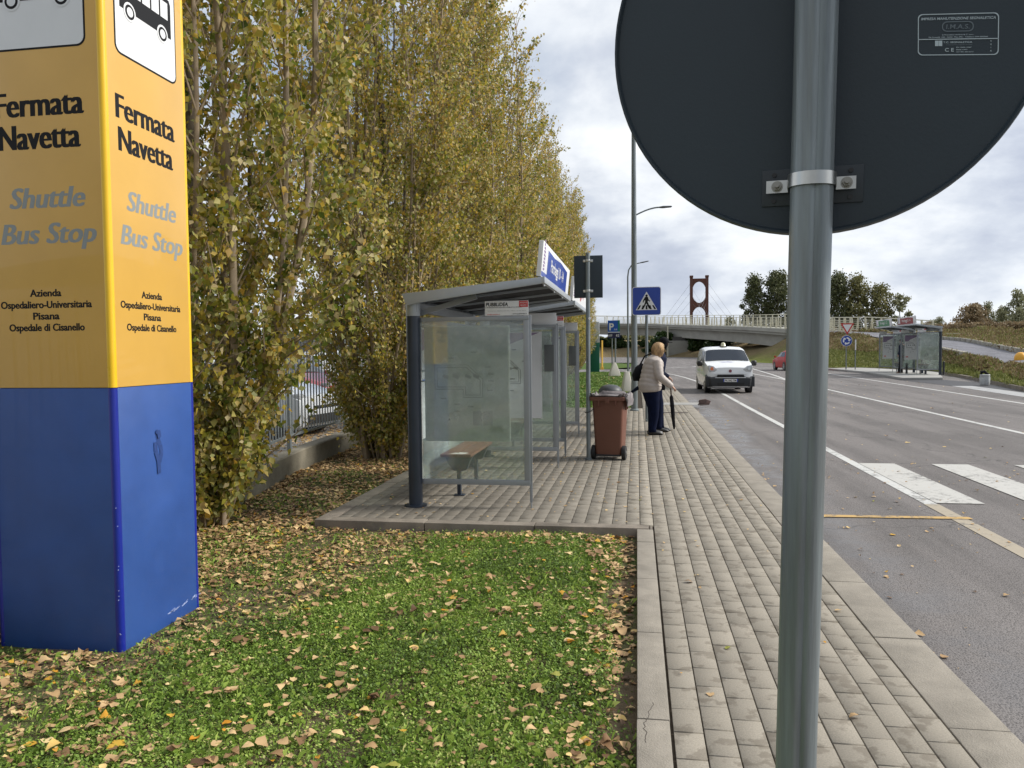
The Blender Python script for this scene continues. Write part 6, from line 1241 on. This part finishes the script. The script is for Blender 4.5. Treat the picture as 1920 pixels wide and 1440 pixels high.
def place_far(name, lab, loc, parts, grp, rz=0, s=(1, 1, 1), cat='tree'):
    a, b_, V, F, T_, mat = parts; t = thing(name, lab, cat, loc, rz, grp, True, s)
    link_mesh('trunk', a, None, t); link_mesh('branches', b_, None, t); npmesh('crown', V, F, mat, t, T_); return t
BG = 'trees standing behind the overpass'
place_far('broadleaf_tree', 'dark tree with a low side branch, left of the close sign pole', (21.6, 150, 3.5), far_tree(1, 11.4, 3.0, 6000, .33, FLEAF, 46, .05), BG)
place_far('broadleaf_tree', 'broad dark tree partly hidden by the close sign pole', (26.0, 151, 3.5), far_tree(2, 11.9, 4.4, 10500, .33, FLEAF, 66, .03), BG)
place_far('broadleaf_tree', 'dark tree right of the close sign pole', (34.4, 142, 3.5), far_tree(3, 10.6, 3.9, 8000, .33, FLEAF, 48, .03), BG)
place_far('broadleaf_tree', 'olive tree with a double top in the middle of the clump right of the pole', (37.6, 141, 3.5), far_tree(4, 10.0, 3.6, 5600, .32, YLEAF, 44, .03), BG)
place_far('broadleaf_tree', 'lower yellowish olive tree above the green shelter sign', (41.2, 141, 3.5), far_tree(5, 8.4, 3.1, 4200, .31, YLEAF, 40, .03), BG)
place_far('broadleaf_tree', 'thin half bare tree at the right end of the clump, above the maroon shelter sign', (44.4, 141, 3.5), far_tree(6, 7.0, 2.3, 1700, .34, GLEAF, 12, .1), BG)
place_far('bush', 'small grey bush on the embankment left of the dark trees', (17.4, 152, 3.5), far_tree(7, 4.2, 1.4, 900, .35, GLEAF, 8, .03), BG, cat='bush')
SB = 'grey green bushes and scrub along the top of the levee'
pa = place_far('bush', 'tall grey green willow bush on top of the levee at the right', (50, 112, 3.6), far_tree(11, 5.0, 2.0, 2300, .24, GLEAF, 26, .03, 1.2), SB, cat='bush'); pbb = place_far('bush', 'green willow bush on top of the levee at the right', (54, 108, 3.6), far_tree(12, 4.7, 2.0, 2300, .24, YLEAF, 26, .03, 1.2), SB, cat='bush'); pc_ = place_far('bush', 'brown scrub bush on the levee slope at the right', (46, 116, 3.6), far_tree(13, 3.4, 2.9, 4200, .24, BLEAF, 22, .03, .7), SB, cat='bush')
r = random.Random(4); cnt = {}
for i in range(66):
    u = i/65; base = Vector((44+u*16, 122-u*40, 3.3+.4*math.sin(u*5)-.6*u)); base += Vector((r.uniform(-3, 6), r.uniform(-3, 6), 0)); src = (pa, pc_, pbb, pc_, pc_, pa)[i % 6]; c = copy_tree(src); s = r.uniform(.5, .95)*(.7 if src is pc_ else .78)
    c.location = base+Vector((0, 0, -.4)); c.rotation_euler = (0, 0, r.random()*6); c.scale = (s*1.15, s*1.15, s*(1.0+(.3*r.random() if src is not pc_ else 0))); nm_ = {id(pa): 'grey green willow bush', id(pbb): 'green willow bush', id(pc_): 'brown scrub bush'}[id(src)]; cnt[nm_] = cnt.get(nm_, 0)+1; c['label'] = '%s %s along the levee top, counted from the left end' % (ORD[min(cnt[nm_]-1, 38)], nm_)
HB = 'dark green shrubs on the slope under the overpass'
hb = place_far('shrub', 'tall dark green shrub in the middle of the slope under the overpass', (-2, 186, 0), far_tree(31, 3.2, 3.4, 3200, .4, leafmat('shrub_green', [(0, (.012, .025, .006)), (.5, (.035, .07, .014)), (1, (.09, .14, .03))], .2), 12, .02, .6), HB, cat='shrub')
for i in range(20):
    c = copy_tree(hb); c['label'] = '%s dark green shrub from the left on the slope under the overpass' % ORD[i+1]; c.location = (-26+i*2.7+r.uniform(-1, 1), 184+r.uniform(-4, 5)-(max(0, i-9)*5.2), .2+r.random()*1.2); c.rotation_euler = (0, 0, r.random()*6); s = r.uniform(.7, 1.15); c.scale = (s, s, s)
# tufts of rough grass over the embankment and the levee
def tufts(n, a, b_, lo, hi, ls, mat):
    q = np.random.RandomState(a*7+b_); i = q.randint(lo, hi, n); f = q.rand(n)[:, None]; u = q.rand(n)*(b_-a)+a; k0 = u.astype(int); fu = (u-k0)[:, None]
    P = (T[k0, i]*(1-f)+T[k0, i+1]*f)*(1-fu)+(T[k0+1, i]*(1-f)+T[k0+1, i+1]*f)*fu; P = P+q.normal(0, .05, P.shape)*np.array([1, 1, 0]); keep = vnoise(P[:, 0], P[:, 1], .35, 3)+.35*q.rand(n) > .45; P = P[keep]; P[:, 2] += ls*.6*q.rand(len(P))
    V, F, T_ = leafquads(P, q.uniform(.5, 1.3, len(P))*ls, q, np.clip(q.normal(.45, .2, len(P)), 0, 1), .3, .35, -.6); npmesh('rough_grass', V, F, mat, tint=T_)['kind'] = 'stuff'
RG = leafmat('rough_grass', [(0, (.10, .12, .03)), (.4, (.20, .23, .06)), (.75, (.32, .31, .11)), (1, (.44, .39, .20))], .2); DG = leafmat('dry_grass', [(0, (.13, .09, .045)), (.4, (.26, .19, .095)), (.75, (.37, .29, .16)), (1, (.46, .39, .24))], .2)
NS = T.shape[1]
tufts(60000, 0, 4, 26, NS-1, .16, RG); tufts(52000, 4, 8, 26, NS-1, .20, DG); tufts(20000, 4, 8, 30, NS-1, .20, RG); tufts(60000, 10, 18, 30, NS-1, .34, DG); tufts(26000, 10, 18, 30, NS-1, .34, RG)
# distant hedge line beyond the car park and the levee
def masswood(name, xs, ys, z, h, n, ls, mat):
    q = np.random.RandomState(5); u = q.rand(n); X = np.interp(u, np.linspace(0, 1, len(xs)), xs); Y = np.interp(u, np.linspace(0, 1, len(ys)), ys)+q.uniform(-4, 4, n); H = h*(.45+.55*vnoise(u*60, u*3, 1, 3))*(.7+.3*vnoise(u*240, u*9, 1, 9)); P = np.stack([X, Y, z+H*q.rand(n)**.8], 1)
    V, F, T_ = leafquads(P, q.uniform(.7, 1.3, n)*ls, q, np.clip(q.normal(.4, .2, n), 0, 1), .3, .9, 0); npmesh(name, V, F, mat, tint=T_)['kind'] = 'stuff'
masswood('distant_wood', [-160, -60, -20, 20, 60, 130], [120, 190, 225, 240, 215, 170], 2.0, 4.6, 34000, .8, YLEAF)
masswood('levee_scrub', [20, 30, 38, 42, 50, 60], [128, 118, 105, 95, 78, 56], 3.0, 1.5, 26000, .30, BLEAF)
